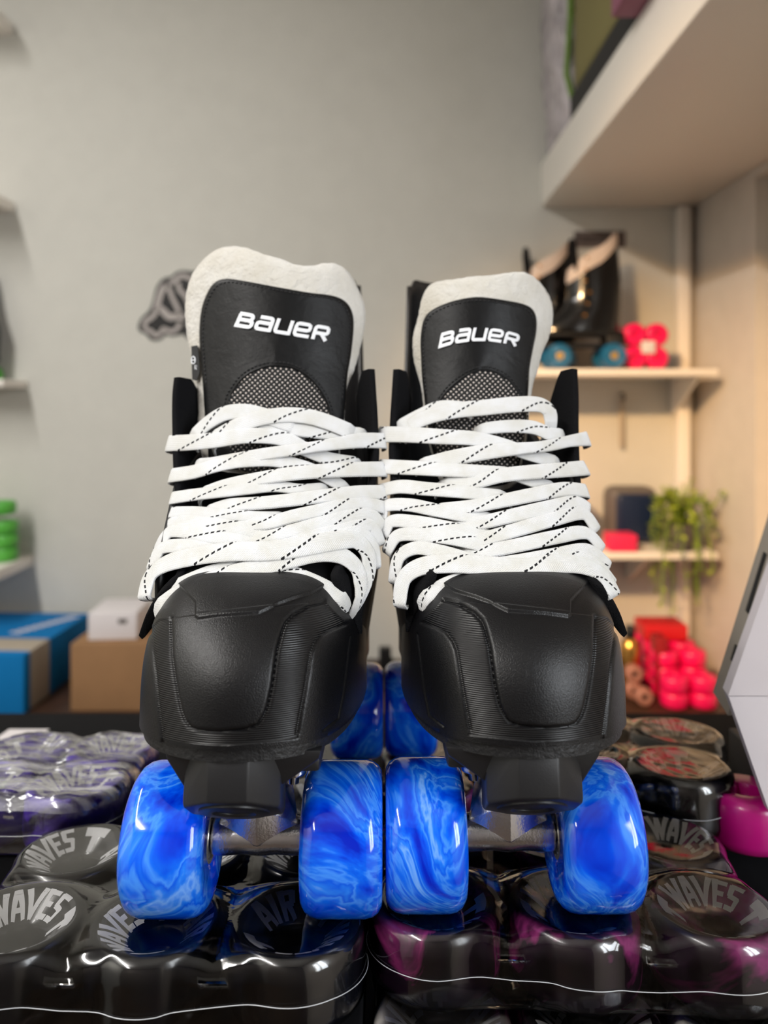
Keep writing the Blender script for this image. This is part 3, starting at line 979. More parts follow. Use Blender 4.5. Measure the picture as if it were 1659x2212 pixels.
def tongue(par, face, key):
    T = TONGUES[key]; cv = T['conv']
    sc = 2.8603 if key == 'L' else 3.318
    felt = cv(T['felt']); lea = cv(T['leather']); me = cv(T['mesh'])
    c = cv([T['center']])[0]; mc = cv([T['mcenter']])[0]
    rd = lambda r: math.sqrt(max(0, 1 - r ** 5))
    fo = pillow(face, felt, c, lambda r: 4.2 * rd(r) - 4.0, lambda r: 5 + 5 * rd(r), 200, rag=0.7).build('tongue', 'white_felt', par, angle=80, label='white felt tongue with a black leather face')
    lo = pillow(face, lea, c, lambda r: 1.75 if r < 0.985 else (1.2 if r < 0.999 else -0.6), None, 180, rings=(0, .25, .5, .7, .85, .93, .97, .99, 1.0), close=False).build('leather_face', 'tongue_leather', fo, angle=70, label='black leather face')
    mb = pillow(face, me, mc, lambda r: 2.35 if r < 0.99 else 1.2, None, 120, rings=(0, .3, .6, .85, .95, .985, 1.0), close=False)
    mb.uv = [((a - mc[0]) / F * 395, (b - mc[1]) / F * 395) for a, b in mb.pix]
    mb.build('mesh_panel', 'dots', fo, angle=70, label='dotted black mesh panel')
    # rolled edge round the mesh panel
    ed = spline(me, 200, True)
    ed = [p for p in ed if p[1] < mc[1]]
    ed.sort(key=lambda p: math.atan2(p[1] - mc[1], p[0] - mc[0]))
    MB().tube([face.P(a, b, -2.2) for a, b in ed], 0.75, 8).build('piping', 'tongue_leather', fo)
    inner = shrink(lea, c, 0.955)
    i0 = 22 if key == 'L' else 0
    top = inner[-2:] + inner[:15]
    stitches(fo, face, top, 1.6)
    arc = [(mc[0] + (a - mc[0]) * 1.06, mc[1] + (b - mc[1]) * 1.06) for a, b in ed[::6]]
    stitches(fo, face, arc, 1.6)
    wordmark(fo, face, *[cv([p])[0] for p in T['logo']], T['arch'] / sc)
    if key == 'L':
        # woven size tag folded over the edge of the felt
        q = [(413, 748), (426, 746), (430, 775), (431, 805), (424, 822), (415, 820)]
        t = MB().prism([tuple(face.P(a, b, -1.4)) for a, b in q], (0, 1.2, 0)).build('size_tag', 'tag_black', fo, smooth=False, label='small black size tag')
        m = MB()
        R = [face.P(417.5 + 4 * math.cos(a), 778 + 8 * math.sin(a), -1.9) for a in np.linspace(0, 2 * math.pi, 24)]
        m.tube(R, 0.35, 6, False)
        m.tube([face.P(414, 778, -1.9), face.P(421.5, 778, -1.9)], 0.3, 6)
        for pts in ([(421, 798), (421, 789), (425, 790), (425, 793), (421.5, 794), (425, 798)],):
            m.tube([face.P(a, b, -1.9) for a, b in pts], 0.25, 6)
        m.build('tag_lettering', 'print_white', fo)
    return fo


# ---- rolling gear
WHEEL_PROF = [(11, -15), (12, -16.6), (20, -17.2), (24, -17.6), (26.5, -17.2), (28.8, -15.6), (30.3, -13.2), (31, -10), (31.1, 0), (31, 10), (30.3, 13.2), (28.8, 15.6), (26.5, 17.2), (24, 17.6), (20, 17.2), (12, 16.6), (11, 15)]


def make_skate_wheel():
    w = MB().lathe(WHEEL_PROF, axis='x', n=96, closed=True).build('wheel', 'blue', None, angle=60, label='glossy blue marbled wheel')
    for s in (-1, 1):
        MB().lathe([(4.2, 15.2 * s), (4.2, 16 * s), (6.6, 16.2 * s), (7, 15.4 * s), (9.0, 15.4 * s), (9.4, 16.4 * s), (10.9, 16.3 * s), (10.9, 12 * s), (4.2, 12 * s)], axis='x', n=40, closed=True).build('bearing', 'bearing', w)
        MB().lathe([(0, 17.3 * s), (2.6, 17.3 * s), (2.6, 16.9 * s), (3.6, 16.9 * s), (4.1, 16.4 * s), (4.1, 14 * s), (0, 14 * s)], axis='x', n=6).build('axle_nut', 'dark_metal', w) if s == 1 else None
    return w


def truck_mesh(yk, zk):
    """cast hanger: two axle sleeves and a peaked body rising to the kingpin"""
    mb = MB()
    n = 32
    P = []
    for x, r in ((-20.5, 0.01), (-20.5, 7.4), (-17, 7.9), (-8, 7.3), (0, 8.0), (8, 7.3), (17, 7.9), (20.5, 7.4), (20.5, 0.01)):
        P.append([(x, r * math.cos(a), 31 + r * math.sin(a)) for a in np.linspace(0, 2 * math.pi, n, endpoint=False)])
    mb.grid(P, cv=True)
    pts = [(-17, 0, 37), (17, 0, 37), (-17, 5, 31), (17, 5, 31), (0, -9.5, 47), (0, -8.6, 30), (-18, -4, 38), (18, -4, 38)]
    for s in (-1, 1):
        pts += [(s * 10, yk - 8, zk - 4), (s * 12, yk, zk - 4), (s * 7, yk - 10, zk), (s * 9, yk, zk), (s * 5, yk + 10, zk)]
    mb.hull(pts, 0.5, 1)
    return mb


def rolling_gear(par, sg):
    # sole
    plan = resample(spline(TOE_PLAN, 300), 120)
    ring = [(sg * (-4 + (x + 4) * 0.965), y * 0.965 + 0.5) for x, y in plan]
    ring += [(sg * x, y) for x, y in ((46, 80), (38, 140), (33, 180), (30, 205), (20, 222), (0, 228), (-20, 222), (-30, 205), (-33, 180), (-40, 140), (-52, 80))]
    MB().prism([(x, y, 81.5) for x, y in ring], (0, 0, 5.5)).build('sole', 'rubber_edge', par, angle=40)
    # plate with the toe-stop housing
    m = MB()
    m.hull([(x, y, z) for x in (-30, 30) for y in (-36, 210) for z in (72, 79.5)], 2)
    ax = np.array([0, -0.52, -0.854]); e1 = np.array([1.0, 0, 0]); e2 = np.cross(ax, e1)
    def octo(c, r, rot=22.5, n=8):
        return [tuple(np.array(c) + e1 * r * math.cos(math.radians(rot + 360 / n * k)) + e2 * r * math.sin(math.radians(rot + 360 / n * k))) for k in range(n)]
    cx = -5.0 * sg
    end = np.array([cx, -34.5, 56.5])
    top = end - ax * 33
    topring = [(cx + 21 * math.cos(math.radians(22.5 + 45 * k)), -30 + 21 * math.sin(math.radians(22.5 + 45 * k)), 83) for k in range(8)]
    m.hull(octo(end, 20.6) + octo(end - ax * 2.0, 21.4) + topring, 0.8)
    m.hull([(cx + sg * x, y, z) for x, y, z in ((-27, -42, 83), (36, -42, 83), (-27, -4, 80), (36, -4, 80), (-26.5, -41, 79), (35, -41, 79), (-20, -38, 67), (20, -38, 68), (-20, -8, 67), (20, -8, 68))], 1.0)
    pl = m.build('plate', 'plastic_black', par, angle=35, label='black nylon plate with a toe-stop housing')
    R = []
    for r, h in ((14.5, -0.4), (14.5, 0.7), (13.5, 1.1), (9, 1.1), (8, 0.2), (7.4, -6), (0.1, -6)):
        R.append([tuple(end + ax * h + r * (e1 * math.cos(a) + e2 * math.sin(a))) for a in np.linspace(0, 2 * math.pi, 40, endpoint=False)])
    MB().grid(R, cv=True).build('toe_stop_bushing', 'plastic_black', pl)
    wheels = []
    for y in (0, 178):
        t = truck_mesh(14 if y == 0 else -14, 58).build('truck', 'steel', par, angle=25, label='cast metal truck')
        t.location = (0, y * S, 0)
        if y: t.rotation_euler = (0, 0, 0)
        MB().lathe([(0, 8), (5, 8), (5, 4), (8, 4), (8, -2), (11, -2), (11, -16), (0, -16)], (0, 14 if y == 0 else -14, 64), n=32).build('kingpin', 'plastic_black', t)
        MB().tube([(-54, 0, 31), (54, 0, 31)], 3.6, 16).build('axle', 'chrome', t)
    for s in (-1, 1):
        for y in (-9, 40):
            MB().lathe([(0, -9), (2.4, -9), (2.6, -5.2), (5.4, -5), (5.6, -4), (5.6, 0), (6.6, 0), (6.6, 1.2), (0, 1.2)], (s * 16, y, 66.5), n=24).build('mounting_bolt', 'chrome', par)
    return pl


def make_skate(name, fr, sg, key, label, wheel):
    r = empty(name, fr.o, label, 'roller skate', 'pair of blue-wheeled quad skates', (-TILT, 0, 0))
    toe_cap(r, sg)
    boot_shell(r, sg)
    eyestays(r, sg)
    if key == 'L':
        fa = TongueFace(fr, [(500, 592), (800, 590), (1000, 590)], [(500, 195), (800, 185), (1000, 190)])
        fl = LaceFace(fr, [(800, 597), (1000, 597), (1150, 585), (1250, 562), (1330, 545)], [(800, 226), (1000, 226), (1150, 232), (1250, 236), (1330, 240)])
    else:
        fa = TongueFace(fr, [(500, 1045), (800, 1030), (1000, 1030)], [(500, 160), (800, 150), (1000, 170)])
        fl = LaceFace(fr, [(800, 1042), (1000, 1042), (1150, 1062), (1250, 1090), (1330, 1110)], [(800, 218), (1000, 218), (1150, 232), (1250, 236), (1330, 240)])
    tongue(r, fa, key)
    if key == 'L': laces(r, fl, LACES_L, c3)
    else: laces(r, fl, LACES_R, c4)
    rolling_gear(r, sg)
    for y in (0, 178):
        for x in (-37.8, 37.8):
            w = wheel if wheel.parent is None and not wheel.get('used') else copy_tree(wheel)
            wheel['used'] = 1
            w.parent = r
            w.location = (x * S, y * S, 31 * S)
            w.rotation_euler = (rnd.uniform(0, 6.28), 0, 0 if x > 0 else math.pi)
    if 'used' in wheel: pass
    return r
# ------------------------------------------------------------------ shrink-wrapped wheel packs
PF = Frame(0, 331, CZ - 226)      # frame of the sloping pile, z = 0 is its upper face
R_W, H_W = 29.5, 31.0
TOP_PROF = [(0.01, -17), (9.6, -17), (10.2, -15.5), (10.4, -9.5), (11.2, -8.4), (12.6, -7.2), (18, -3.6), (22.5, -0.9), (24.4, -0.15), (25.6, -0.1), (27.0, -0.7), (28.5, -2.4), (29.3, -5), (29.5, -9)]


def surf_z(r):
    return interp([(a, b) for a, b in TOP_PROF[4:]], r)


def make_pack_wheel(mat, print_mat='wheel_print', dark_line=False):
    prof = TOP_PROF + [(29.5, -H_W + 9), (29.3, -H_W + 5), (28.5, -H_W + 2.4), (27, -H_W + .7), (25, -H_W), (10.4, -H_W + 3), (0.01, -H_W + 3)]
    w = MB().lathe(prof, n=72).build('wheel', mat, None, angle=55)
    # printed ring: AIR - T - WAVES - T fanned round the dished face
    mb = MB()
    r0, r1 = 12.8, 23.6
    def put(strokes, w_, a0, da, flip=False):
        for rows in stroke_quads(strokes, w_, 4):
            P = []
            for a, b in rows:
                line = []
                for k in range(3):
                    q = a + (b - a) * k / 2
                    r = r0 + (r1 - r0) * q[1]
                    th = a0 - da * q[0]
                    line.append((r * math.cos(th), r * math.sin(th), float(surf_z(r)) + 0.16))
                P.append(line)
            mb.grid(P)
    def word(txt, mid, span):
        tot = sum(GLYPH[c][1] for c in txt) + 0.1 * (len(txt) - 1)
        x = 0
        for c in txt:
            st, wd = GLYPH[c]
            s = span / tot
            put(st, 0.19, mid + span / 2 - x * s, s)
            x += wd + 0.1
    word('WAVES', math.radians(90), math.radians(112))
    word('AIR', math.radians(270), math.radians(62))
    for mid in (0, 180):
        a = math.radians(mid)
        # the flared T: wide bar outside, tapering stem inside
        put([(0, .78, 1, .78)], .42, a + 0.25, 0.50)
        put([(.5, .02, .5, .5)], .42, a + 0.25, 0.50)
    l = mb.build('lettering', print_mat, w, smooth=False, label='pale printed lettering')
    return w


def pack_outline(nx, ny, sp, n=240, grow=1.0):
    """scalloped outline of the wrapped block"""
    cs = [((i - (nx - 1) / 2) * sp, (j - (ny - 1) / 2) * sp) for i in range(nx) for j in range(ny)]
    hx, hy = (nx - 1) / 2 * sp, (ny - 1) / 2 * sp
    out = []
    R = R_W + grow
    for k in range(n):
        a = 2 * math.pi * k / n
        dx, dy = math.cos(a), math.sin(a)
        best = 0
        for cx, cy in cs:
            b = dx * cx + dy * cy; c = cx * cx + cy * cy - R * R
            D = b * b - c
            if D > 0: best = max(best, b + math.sqrt(D))
        # stretched film between neighbours
        m = R * 0.90
        for ex, ey in ((hx + m, hy + R * 0.12), (hx + R * 0.12, hy + m)):
            t = min(ex / abs(dx) if abs(dx) > 1e-6 else 1e9, ey / abs(dy) if abs(dy) > 1e-6 else 1e9)
            best = max(best, t)
        out.append((best * dx, best * dy))
    o = np.array(out)
    for _ in range(2):
        o = 0.5 * o + 0.25 * np.roll(o, 1, 0) + 0.25 * np.roll(o, -1, 0)
    return o, cs


def pack_film(nx, ny, sp, crinkle, seed):
    o, cs = pack_outline(nx, ny, sp)
    C = np.array(cs)
    rg = np.random.default_rng(seed)
    ph = rg.uniform(0, 6.28, 8)
    def top(p, edge):
        d = np.min(np.hypot(C[:, 0] - p[0], C[:, 1] - p[1]))
        z = 0.7 - 3.4 * np.clip((d - 26) / 12, 0, 1) ** 1.5
        z -= 0.5 * np.clip(1 - d / 22, 0, 1)
        e = min(edge, 7.0)
        z -= 7 - math.sqrt(max(0, 49 - (7 - e) ** 2))
        # tension folds
        z += crinkle * (0.25 * math.sin(p[0] * .21 + p[1] * .09 + ph[0]) + 0.18 * math.sin(p[0] * .13 - p[1] * .33 + ph[1]) + 0.12 * math.sin(p[0] * .6 + p[1] * .5 + ph[2]))
        if crinkle > 1:
            z += 0.5 * crinkle * abs(math.sin(p[0] * .12 - p[1] * .17 + ph[3])) ** 6
        return z
    rows = []
    L = np.linalg.norm(o, axis=1)
    for r in list(np.linspace(0.0, 0.86, 30)) + list(np.linspace(0.88, 1.0, 12)):
        row = []
        for (x, y), l in zip(o, L):
            p = (x * r, y * r)
            row.append((p[0], p[1], top(p, l * (1 - r))))
        rows.append(row)
    for k, z in enumerate(np.linspace(-9, -H_W + 5, 9)):
        w = crinkle * 0.25
        rows.append([(x * (1 + .004 * math.sin(3.1 * k)) + w * math.sin(i * .7 + k * 1.1 + ph[4]) * .4, y + w * math.sin(i * .45 + k * .8 + ph[5]) * .5, z) for i, (x, y) in enumerate(o)])
    for z, s in ((-H_W + 2, .985), (-H_W + .4, .95), (-H_W - .3, .88)):
        rows.append([(x * s, y * s, z) for x, y in o])
    mb = MB().grid(rows, cv=True)
    return mb, o


def make_pack(name, label, cat, group, loc, nx, ny, mat, angles, seed, sp=61.0, yaw=0.0, film='film', crinkle=0.22, print_mat='wheel_print', skip=()):
    """loc: centre of the block on the sloping pile (local x, y, top z)"""
    fr = PF
    x, y, z = loc
    world = (fr.o[0] + x, fr.o[1] + y * CT + z * ST, fr.o[2] - y * ST + z * CT)
    r = empty(name, world, label, cat, group, (-TILT, 0, 0))
    proto = None
    i = 0
    for b in range(ny):
        for a in range(nx):
            if (a, b) in skip: i += 1; continue
            if proto is None:
                proto = make_pack_wheel(mat, print_mat); w = proto; w.parent = r
            else:
                w = copy_tree(proto, r)
            px, py = (a - (nx - 1) / 2) * sp, (b - (ny - 1) / 2) * sp
            c, s = math.cos(yaw), math.sin(yaw)
            w.location = ((px * c - py * s) * S, (px * s + py * c) * S, 0)
            w.rotation_euler = (0, 0, math.radians(angles[i % len(angles)]))
            i += 1
    mb, o = pack_film(nx, ny, sp, crinkle, seed)
    f = mb.build('film', film, r, angle=180, label='clear glossy shrink film')
    f.rotation_euler = (0, 0, yaw)
    # welded seam half way down the sides
    rg = np.random.default_rng(seed + 5)
    n = len(o)
    wob = np.convolve(np.tile(rg.normal(0, 1, n // 6), 3), np.ones(3) / 3, 'same')[n // 6: 2 * (n // 6)]
    wob = np.interp(np.arange(n), np.linspace(0, n, len(wob) + 1), np.r_[wob, wob[0]])
    pts = [(x * 1.008, y * 1.008, -H_W * 0.58 + 0.8 * wob[k] + 1.6 * math.sin(k * .08 + seed)) for k, (x, y) in enumerate(o)]
    pts.append(pts[0])
    MB().tube(pts, 0.14, 6, False).build('seam', 'film_seam', f, label='thin white welded seam')
    return r


def build_packs():
    g = 'shrink-wrapped wheel packs in the pile'
    make_pack('wheel_pack', 'shrink-wrapped pack of black wheels under the skate whose tongue stands taller', 'wheel pack', g, (-99, 23, 0), 3, 2, 'navy_black', [8, 97, 220, 80, 95, 60], 3)
    make_pack('wheel_pack', 'shrink-wrapped pack of dark purple swirled wheels under the skate with the arched wordmark', 'wheel pack', g, (87, 37, 0), 3, 2, 'purple_dark', [175, 10, -5, 140, 30, -50], 8, yaw=math.radians(-2.5), sp=62.5)
    make_pack('wheel_pack', 'shrink-wrapped pack of grey and white marbled wheels beneath the dark purple pack', 'wheel pack', g, (87, 14, -32.5), 3, 2, 'grey_marble', [90, 95, 80, 0, 40, 70], 12, sp=62.5)
    make_pack('wheel_pack', 'shrink-wrapped pack of black wheels under the rear blue wheels of the taller skate', 'wheel pack', g, (-68, 146, -0.5), 2, 2, 'navy_black', [20, 200, 75, 300], 21)
    make_pack('wheel_pack', 'shrink-wrapped pack of purple swirled wheels under the rear blue wheels of the arched wordmark skate', 'wheel pack', g, (28, 162, -0.5), 1, 2, 'purple_dark', [40, 130], 27, sp=61)
    make_pack('wheel_pack', 'small pack of black wheels stacked higher, beside the white stand', 'wheel pack', g, (162, 157, 18), 2, 2, 'navy_black', [-80, 75, 0, -15], 33, sp=61, yaw=math.radians(-20))
    make_pack('wheel_pack', 'pack of violet wheels in crinkled cloudy film beside the blue shoebox', 'wheel pack', g, (-213, 144, 9), 2, 2, 'violet', [60, 40, 140, 20], 41, film='film_crinkled', crinkle=1.3, sp=57)


def stand_table():
    """the sloping dark display board under the pile"""
    r = empty('display_table', (0, 331, CZ - 226), 'dark sloping display table under the wrapped wheel packs', 'table', None, (-TILT, 0, 0))
    MB().rbox((-420, -62, -92), (420, 470, -65.5), 2).build('table_top', 'dark_wood', r)
    for x0, x1, y0, y1, z in ((-206, -9, -36, 86, -32.4), (-130, -6, 89, 210, -32.8), (-300, -136, 92, 225, -23.8), (-2, 60, 106, 224, -32.8), (84, 400, 106, 260, -14.4)):
        MB().rbox((x0, y0, -65.5), (x1, y1, z), 1.5).build('riser', 'black_board', r, label='low black riser board')
    MB().rbox((-420, 300, -65.5), (420, 469, -62), 1).build('rubber_mat', 'black_board', r, label='black rubber mat')
    for sx in (-1, 1):
        for y in (-40, 430):
            h = (CZ - 226) / CT - y * ST
            MB().rbox((sx * 395 - 20, y - 20, -h + 3), (sx * 395 + 20, y + 20, -92), 2).build('leg', 'dark_wood', r)
    return r
# ------------------------------------------------------------------ room and background goods
YB = 1850.0
XR = 775.0
XL = -1700.0
YF_ = -1900.0
ZC = CZ - 638     # counter top


def struct(name, mb, mat, smooth=False):
    o = mb.build(name, mat, None, smooth)
    o['kind'] = 'structure'
    return o


def build_room():
    struct('floor', MB().box((XL - 100, YF_ - 100, -40), (XR + 100, YB + 100, 0)), 'floor')
    struct('ceiling', MB().box((XL - 100, YF_ - 100, 2750), (XR + 100, YB + 100, 2800)), 'ceiling')
    struct('wall_back', MB().box((XL - 100, YB, 0), (XR + 100, YB + 100, 2750)), 'wall')
    struct('wall_left', MB().box((XL - 100, YF_, 0), (XL, YB, 2750)), 'wall')
    # right wall with a deep window reveal whose far jamb is seen
    wy0, wy1, wz0, wz1 = 760, 1545, CZ - 330, CZ + 470
    fx0, fx1, fz0, fz1 = -850, -200, CZ - 150, CZ + 800
    m = MB()
    m.box((XR, YF_, 0), (XR + 160, fx0, 2750)); m.box((XR, fx1, 0), (XR + 160, wy0, 2750)); m.box((XR, wy1, 0), (XR + 160, YB, 2750))
    m.box((XR, wy0, 0), (XR + 160, wy1, wz0)); m.box((XR, wy0, wz1), (XR + 160, wy1, 2750))
    m.box((XR, fx0, 0), (XR + 160, fx1, fz0)); m.box((XR, fx0, fz1), (XR + 160, fx1, 2750))
    m.box((XR + 150, wy0, wz0), (XR + 160, wy1, wz1))
    struct('wall_right', m, 'wall_r')
    struct('wall_front', MB().box((XL - 100, YF_ - 100, 0), (XR + 100, YF_, 2750)), 'wall_dark')
    w = empty('window_1', (0, 0, 0)); w['kind'] = 'structure'
    fm = MB()
    for a, b in ((fx0, fx0 + 50), (fx1 - 50, fx1), (-540, -505)):
        fm.box((XR + 10, a, fz0), (XR + 60, b, fz1))
    for a, b in ((fz0, fz0 + 50), (fz1 - 50, fz1)):
        fm.box((XR + 10, fx0, a), (XR + 60, fx1, b))
    fm.build('window_frame', 'white_paint', w, smooth=False)
    # pipe box in the corner and the thin rail beside it
    struct('trim_1', MB().rbox((XR - 52, YB - 34, 400), (XR - 22, YB, CZ + 486), 4), 'white_paint', True)
    struct('trim_2', MB().rbox((XR - 21, YB - 8, 400), (XR - 3, YB, CZ + 486), 2), 'wall_r', True)


def wall_shelf(name, label, x0, x1, z, depth, th, mat='white_paint', brackets=()):
    r = empty(name, (0, YB, z), label, 'shelf', 'small white wall shelves')
    MB().rbox((x0, -depth, -th), (x1, 0, 0), 2).build('shelf_board', mat, r)
    for bx in brackets:
        MB().prism([(bx, 0, -th), (bx, -depth * .75, -th), (bx, -depth * .75, -th - 6), (bx, -8, -th - 90), (bx, 0, -th - 90)], (9, 0, 0)).build('bracket', mat, r, smooth=False)
    return r


def wheel_block(name, label, cat, mat, places, R, H, axis, loc, extra=None, rot=(0, 0, 0), group=None):
    """a set of identical wheels sold together; places are wheel centres"""
    r = empty(name, loc, label, cat, group, rot)
    h = H / 2
    prof = [(R * .36, -h * .7), (R * .40, -h * .9), (R * .8, -h), (R * .93, -h * .88), (R, -h * .6), (R, h * .6), (R * .93, h * .88), (R * .8, h), (R * .40, h * .9), (R * .36, h * .7)]
    w0 = MB().lathe(prof, axis=axis, n=40, closed=True).build('wheel', mat, r, angle=60)
    hub = MB().lathe([(0.1, -h * .5), (R * .36, -h * .5), (R * .36, h * .5), (0.1, h * .5)], axis=axis, n=20).build('hub', extra or mat, w0)
    for k, p in enumerate(places):
        w = w0 if k == 0 else copy_tree(w0, r)
        w.location = Vector(p) * S
    return r


def build_background():
    # ---- big box shelf along the right-hand wall
    x0 = 392
    zb, zt = CZ + 488, CZ + 596
    MB().rbox((x0, 300, zb), (XR, YB, zt), 3).build('box_shelf', 'white_paint')
    tag(bpy.data.objects['box_shelf'], 'deep white box shelf running along the wall above the goods', 'shelf')
    # goods on it
    def bag(name, label, x, y, w, d, h, seed):
        r = empty(name, (x, y, zt), label, 'bag')
        rg = np.random.default_rng(seed)
        rows = []
        for k, t in enumerate(np.linspace(0, 1, 26)):
            row = []
            for a in np.linspace(0, 2 * math.pi, 48, endpoint=False):
                q = 1 - 0.35 * t ** 2
                c, s = math.cos(a), math.sin(a)
                rx = w / 2 * abs(c) ** .6 * np.sign(c) * q; ry = d / 2 * abs(s) ** .6 * np.sign(s) * q
                wr = 1 + .05 * math.sin(a * 9 + k * .7 + seed) + .04 * math.sin(a * 17 - k * 1.1)
                row.append((rx * wr - 50 * t, ry * wr, h * t))
            rows.append(row)
        MB().grid(rows, cv=True).build('sack', 'bag', r, angle=80)
        return r
    b = bag('plastic_bag', 'silver crinkled plastic bag with green straps on the box shelf', x0 + 90, 1715, 170, 250, 420, 2)
    for k, (dx, sw, top) in enumerate(((-62, 14, 30), (-30, 9, -20))):
        MB().tube([(dx, -122, 4), (dx - 28, -126, 110), (dx - 20, -126, 230), (dx - 16, -112, 400)], sw / 2, 8).build('strap', 'bag_green', b)
    MB().tube([(-66, -122, 250), (-54, -120, 330), (-20, -110, 400)], 16, 8).build('strap', 'charcoal', b, label='dark strap')
    MB().rbox((x0 + 3, 1165, zt), (x0 + 150, 1580, zt + 58), 9).build('foam_block', 'charcoal')
    tag(bpy.data.objects['foam_block'], 'charcoal foam block lying on the edge of the box shelf', 'foam block')
    MB().rbox((x0 + 6, 1275, zt + 58.5), (x0 + 180, 1560, zt + 330), 14).build('cloth_bundle', 'olive_dull')
    tag(bpy.data.objects['cloth_bundle'], 'dull olive cloth bundle standing on the charcoal foam block', 'cloth')
    MB().rbox((x0 + 2, 1180, zt + 58.5), (x0 + 190, 1268, zt + 320), 5).build('carton', 'olive')
    tag(bpy.data.objects['carton'], 'olive green carton standing on the charcoal foam block', 'box')
    r = empty('carton', (x0 - 40, 1090, zt + .5), 'mauve and white carton overhanging the edge of the box shelf', 'box')
    MB().rbox((0, -60, 0), (190, 60, 240), 4).build('carton_body', 'mauve', r)
    MB().prism([(2, -61, 30), (24, -61, 4), (60, -61, 90), (60, -61, 238), (2, -61, 238)], (0, .9, 0)).build('white_panel', 'white_card', r, smooth=False)

    # ---- shelves on the back wall
    ys = [(78, 30, -925, 'topmost small white shelf, empty, high on the pale wall'), (460, 26, -922, 'second small white shelf down, empty, above the black boot'),
          (838, 18, -890, 'small white shelf carrying the black boot with a green wheel'), (1198, 26, -876, 'lowest small white shelf, stacked with bright green wheels')]
    shelf_z = []
    for py, th, xe, lab in ys:
        z = CZ - (py - PY0) / F * YB
        if py > PY0 + 100: z = z
        shelf_z.append(z)
        wall_shelf('wall_shelf', lab, -1400, xe, z + (th if py < PY0 else 0), 190 if py != 838 else 120, th, brackets=(-1200,))
    # green wheels in stacks on the lowest of them
    zz = shelf_z[3]
    k = 0
    for row, (x, y, n) in enumerate(((-915, YB - 62, 4), (-985, YB - 62, 4))):
        pass
    pl = [(i * 62.0, 0, 31 + j * 60.0) for i in range(2) for j in range(1)]
    for i, (x, lab) in enumerate(((-912, 'set of bright green wheels stacked at the end of the lowest shelf'), (-978, 'set of bright green wheels stacked second from the end of the lowest shelf'))):
        wheel_block('wheel_set', lab, 'wheel set', 'green', [(0, 0, 16 + 33 * q) for q in range(3)] + [(0, -10, 16 + 33 * 3 + 14)], 31, 32, 'z', (x, YB - 70, zz + 0.2), group='green wheel sets')
    # boot with a green wheel, mostly out of the picture
    zz = shelf_z[2] + 0.2
    r = empty('roller_skate', (-1010, YB - 60, zz), 'black roller skate with pale green wheels, cut off by the picture edge', 'roller skate')
    shaft = []
    for t in np.linspace(0, 1, 24):
        z = 62 + 230 * t
        w = 42 - 12 * t + 8 * math.exp(-((t - .35) / .2) ** 2)
        shaft.append([(w * 1.6 * math.cos(a) + 12 * (1 - t), 40 * math.sin(a) * (1 - .2 * t), z) for a in np.linspace(0, 2 * math.pi, 32, endpoint=False)])
    MB().grid(shaft, cv=True).build('boot', 'patent', r)
    for x in (-60, 40):
        for y in (-34, 34):
            MB().lathe([(8, -15), (26, -15), (29, -10), (29, 10), (26, 15), (8, 15)], (x, y, 29), 'y', 32, True).build('wheel', 'green', r)
    MB().rbox((-75, -30, 50), (60, 30, 64), 4).build('plate', 'black_plastic', r)

    # right-hand pair
    zs1 = CZ - (797 - PY0) / F * 1660
    r1 = wall_shelf('wall_shelf', 'narrow pale shelf carrying the black high-top roller skates', 120, XR - 30, zs1, 200, 16, brackets=(XR - 60,))
    zs2 = CZ - (1192 - PY0) / F * 1660
    r2 = wall_shelf('wall_shelf', 'narrow pale shelf under the navy case and the trailing plant', 120, XR - 30, zs2, 200, 16, brackets=(XR - 170,))

    # ---- black high-top skates
    def hightop(label, x, y, z, yaw):
        r = empty('roller_skate', (x, y, z), label, 'roller skate', 'black high-top skates on the shelf', (0, 0, yaw))
        P = []
        nz = 34
        for i in range(nz):
            t = i / (nz - 1)
            row = []
            for a in np.linspace(0, 2 * math.pi, 48, endpoint=False):
                c, s = math.cos(a), math.sin(a)
                # toe points to -x; the shaft rises over the heel
                zz = 84 + (t * (128 + 34 * c)) * 1.28
                hz = (zz - 84) / 200
                foot = math.exp(-(hz / .22) ** 2)
                xf = -62 - 78 * foot; xb = 56 + 6 * math.sin(hz * 3) - 6 * hz
                wid = 40 - 6 * hz + 3 * foot
                cx, hx = (xf + xb) / 2, (xb - xf) / 2
                row.append((cx + hx * np.sign(c) * abs(c) ** .8, wid * np.sign(s) * abs(s) ** .9, zz))
            P.append(row)
        bt = MB().grid(P, cv=True).build('boot', 'patent', r, angle=60)
        so = bt.modifiers.new('thickness', 'SOLIDIFY'); so.thickness = .003
        rim = [tuple(np.array(p) + (0, 0, -2)) for p in P[-1]]
        lin = []
        for k in range(5):
            f = 1.0 - .025 * abs(k - 2)
            lin.append([(cx_ * f * 1.03, cy_ * f * 1.06, cz_ - 14 + 10 * k) for cx_, cy_, cz_ in rim])
        MB().grid(lin, cv=True).build('lining', 'liner', bt, label='cream lining showing over the boot edge')
        MB().prism([(-50, -30, 220), (-56, -30, 285), (-58, 0, 300), (-56, 30, 285), (-50, 30, 220)], (9, 0, 3)).build('tongue', 'felt_black', r)
        MB().rbox((-142, -37, 74), (58, 37, 85), 4).build('sole', 'rubber_edge', r)
        MB().rbox((20, -34, 56), (60, 34, 75), 3).build('heel', 'rubber_edge', r)
        MB().rbox((-120, -22, 50), (56, 22, 60), 3).build('plate', 'black_plastic', r)
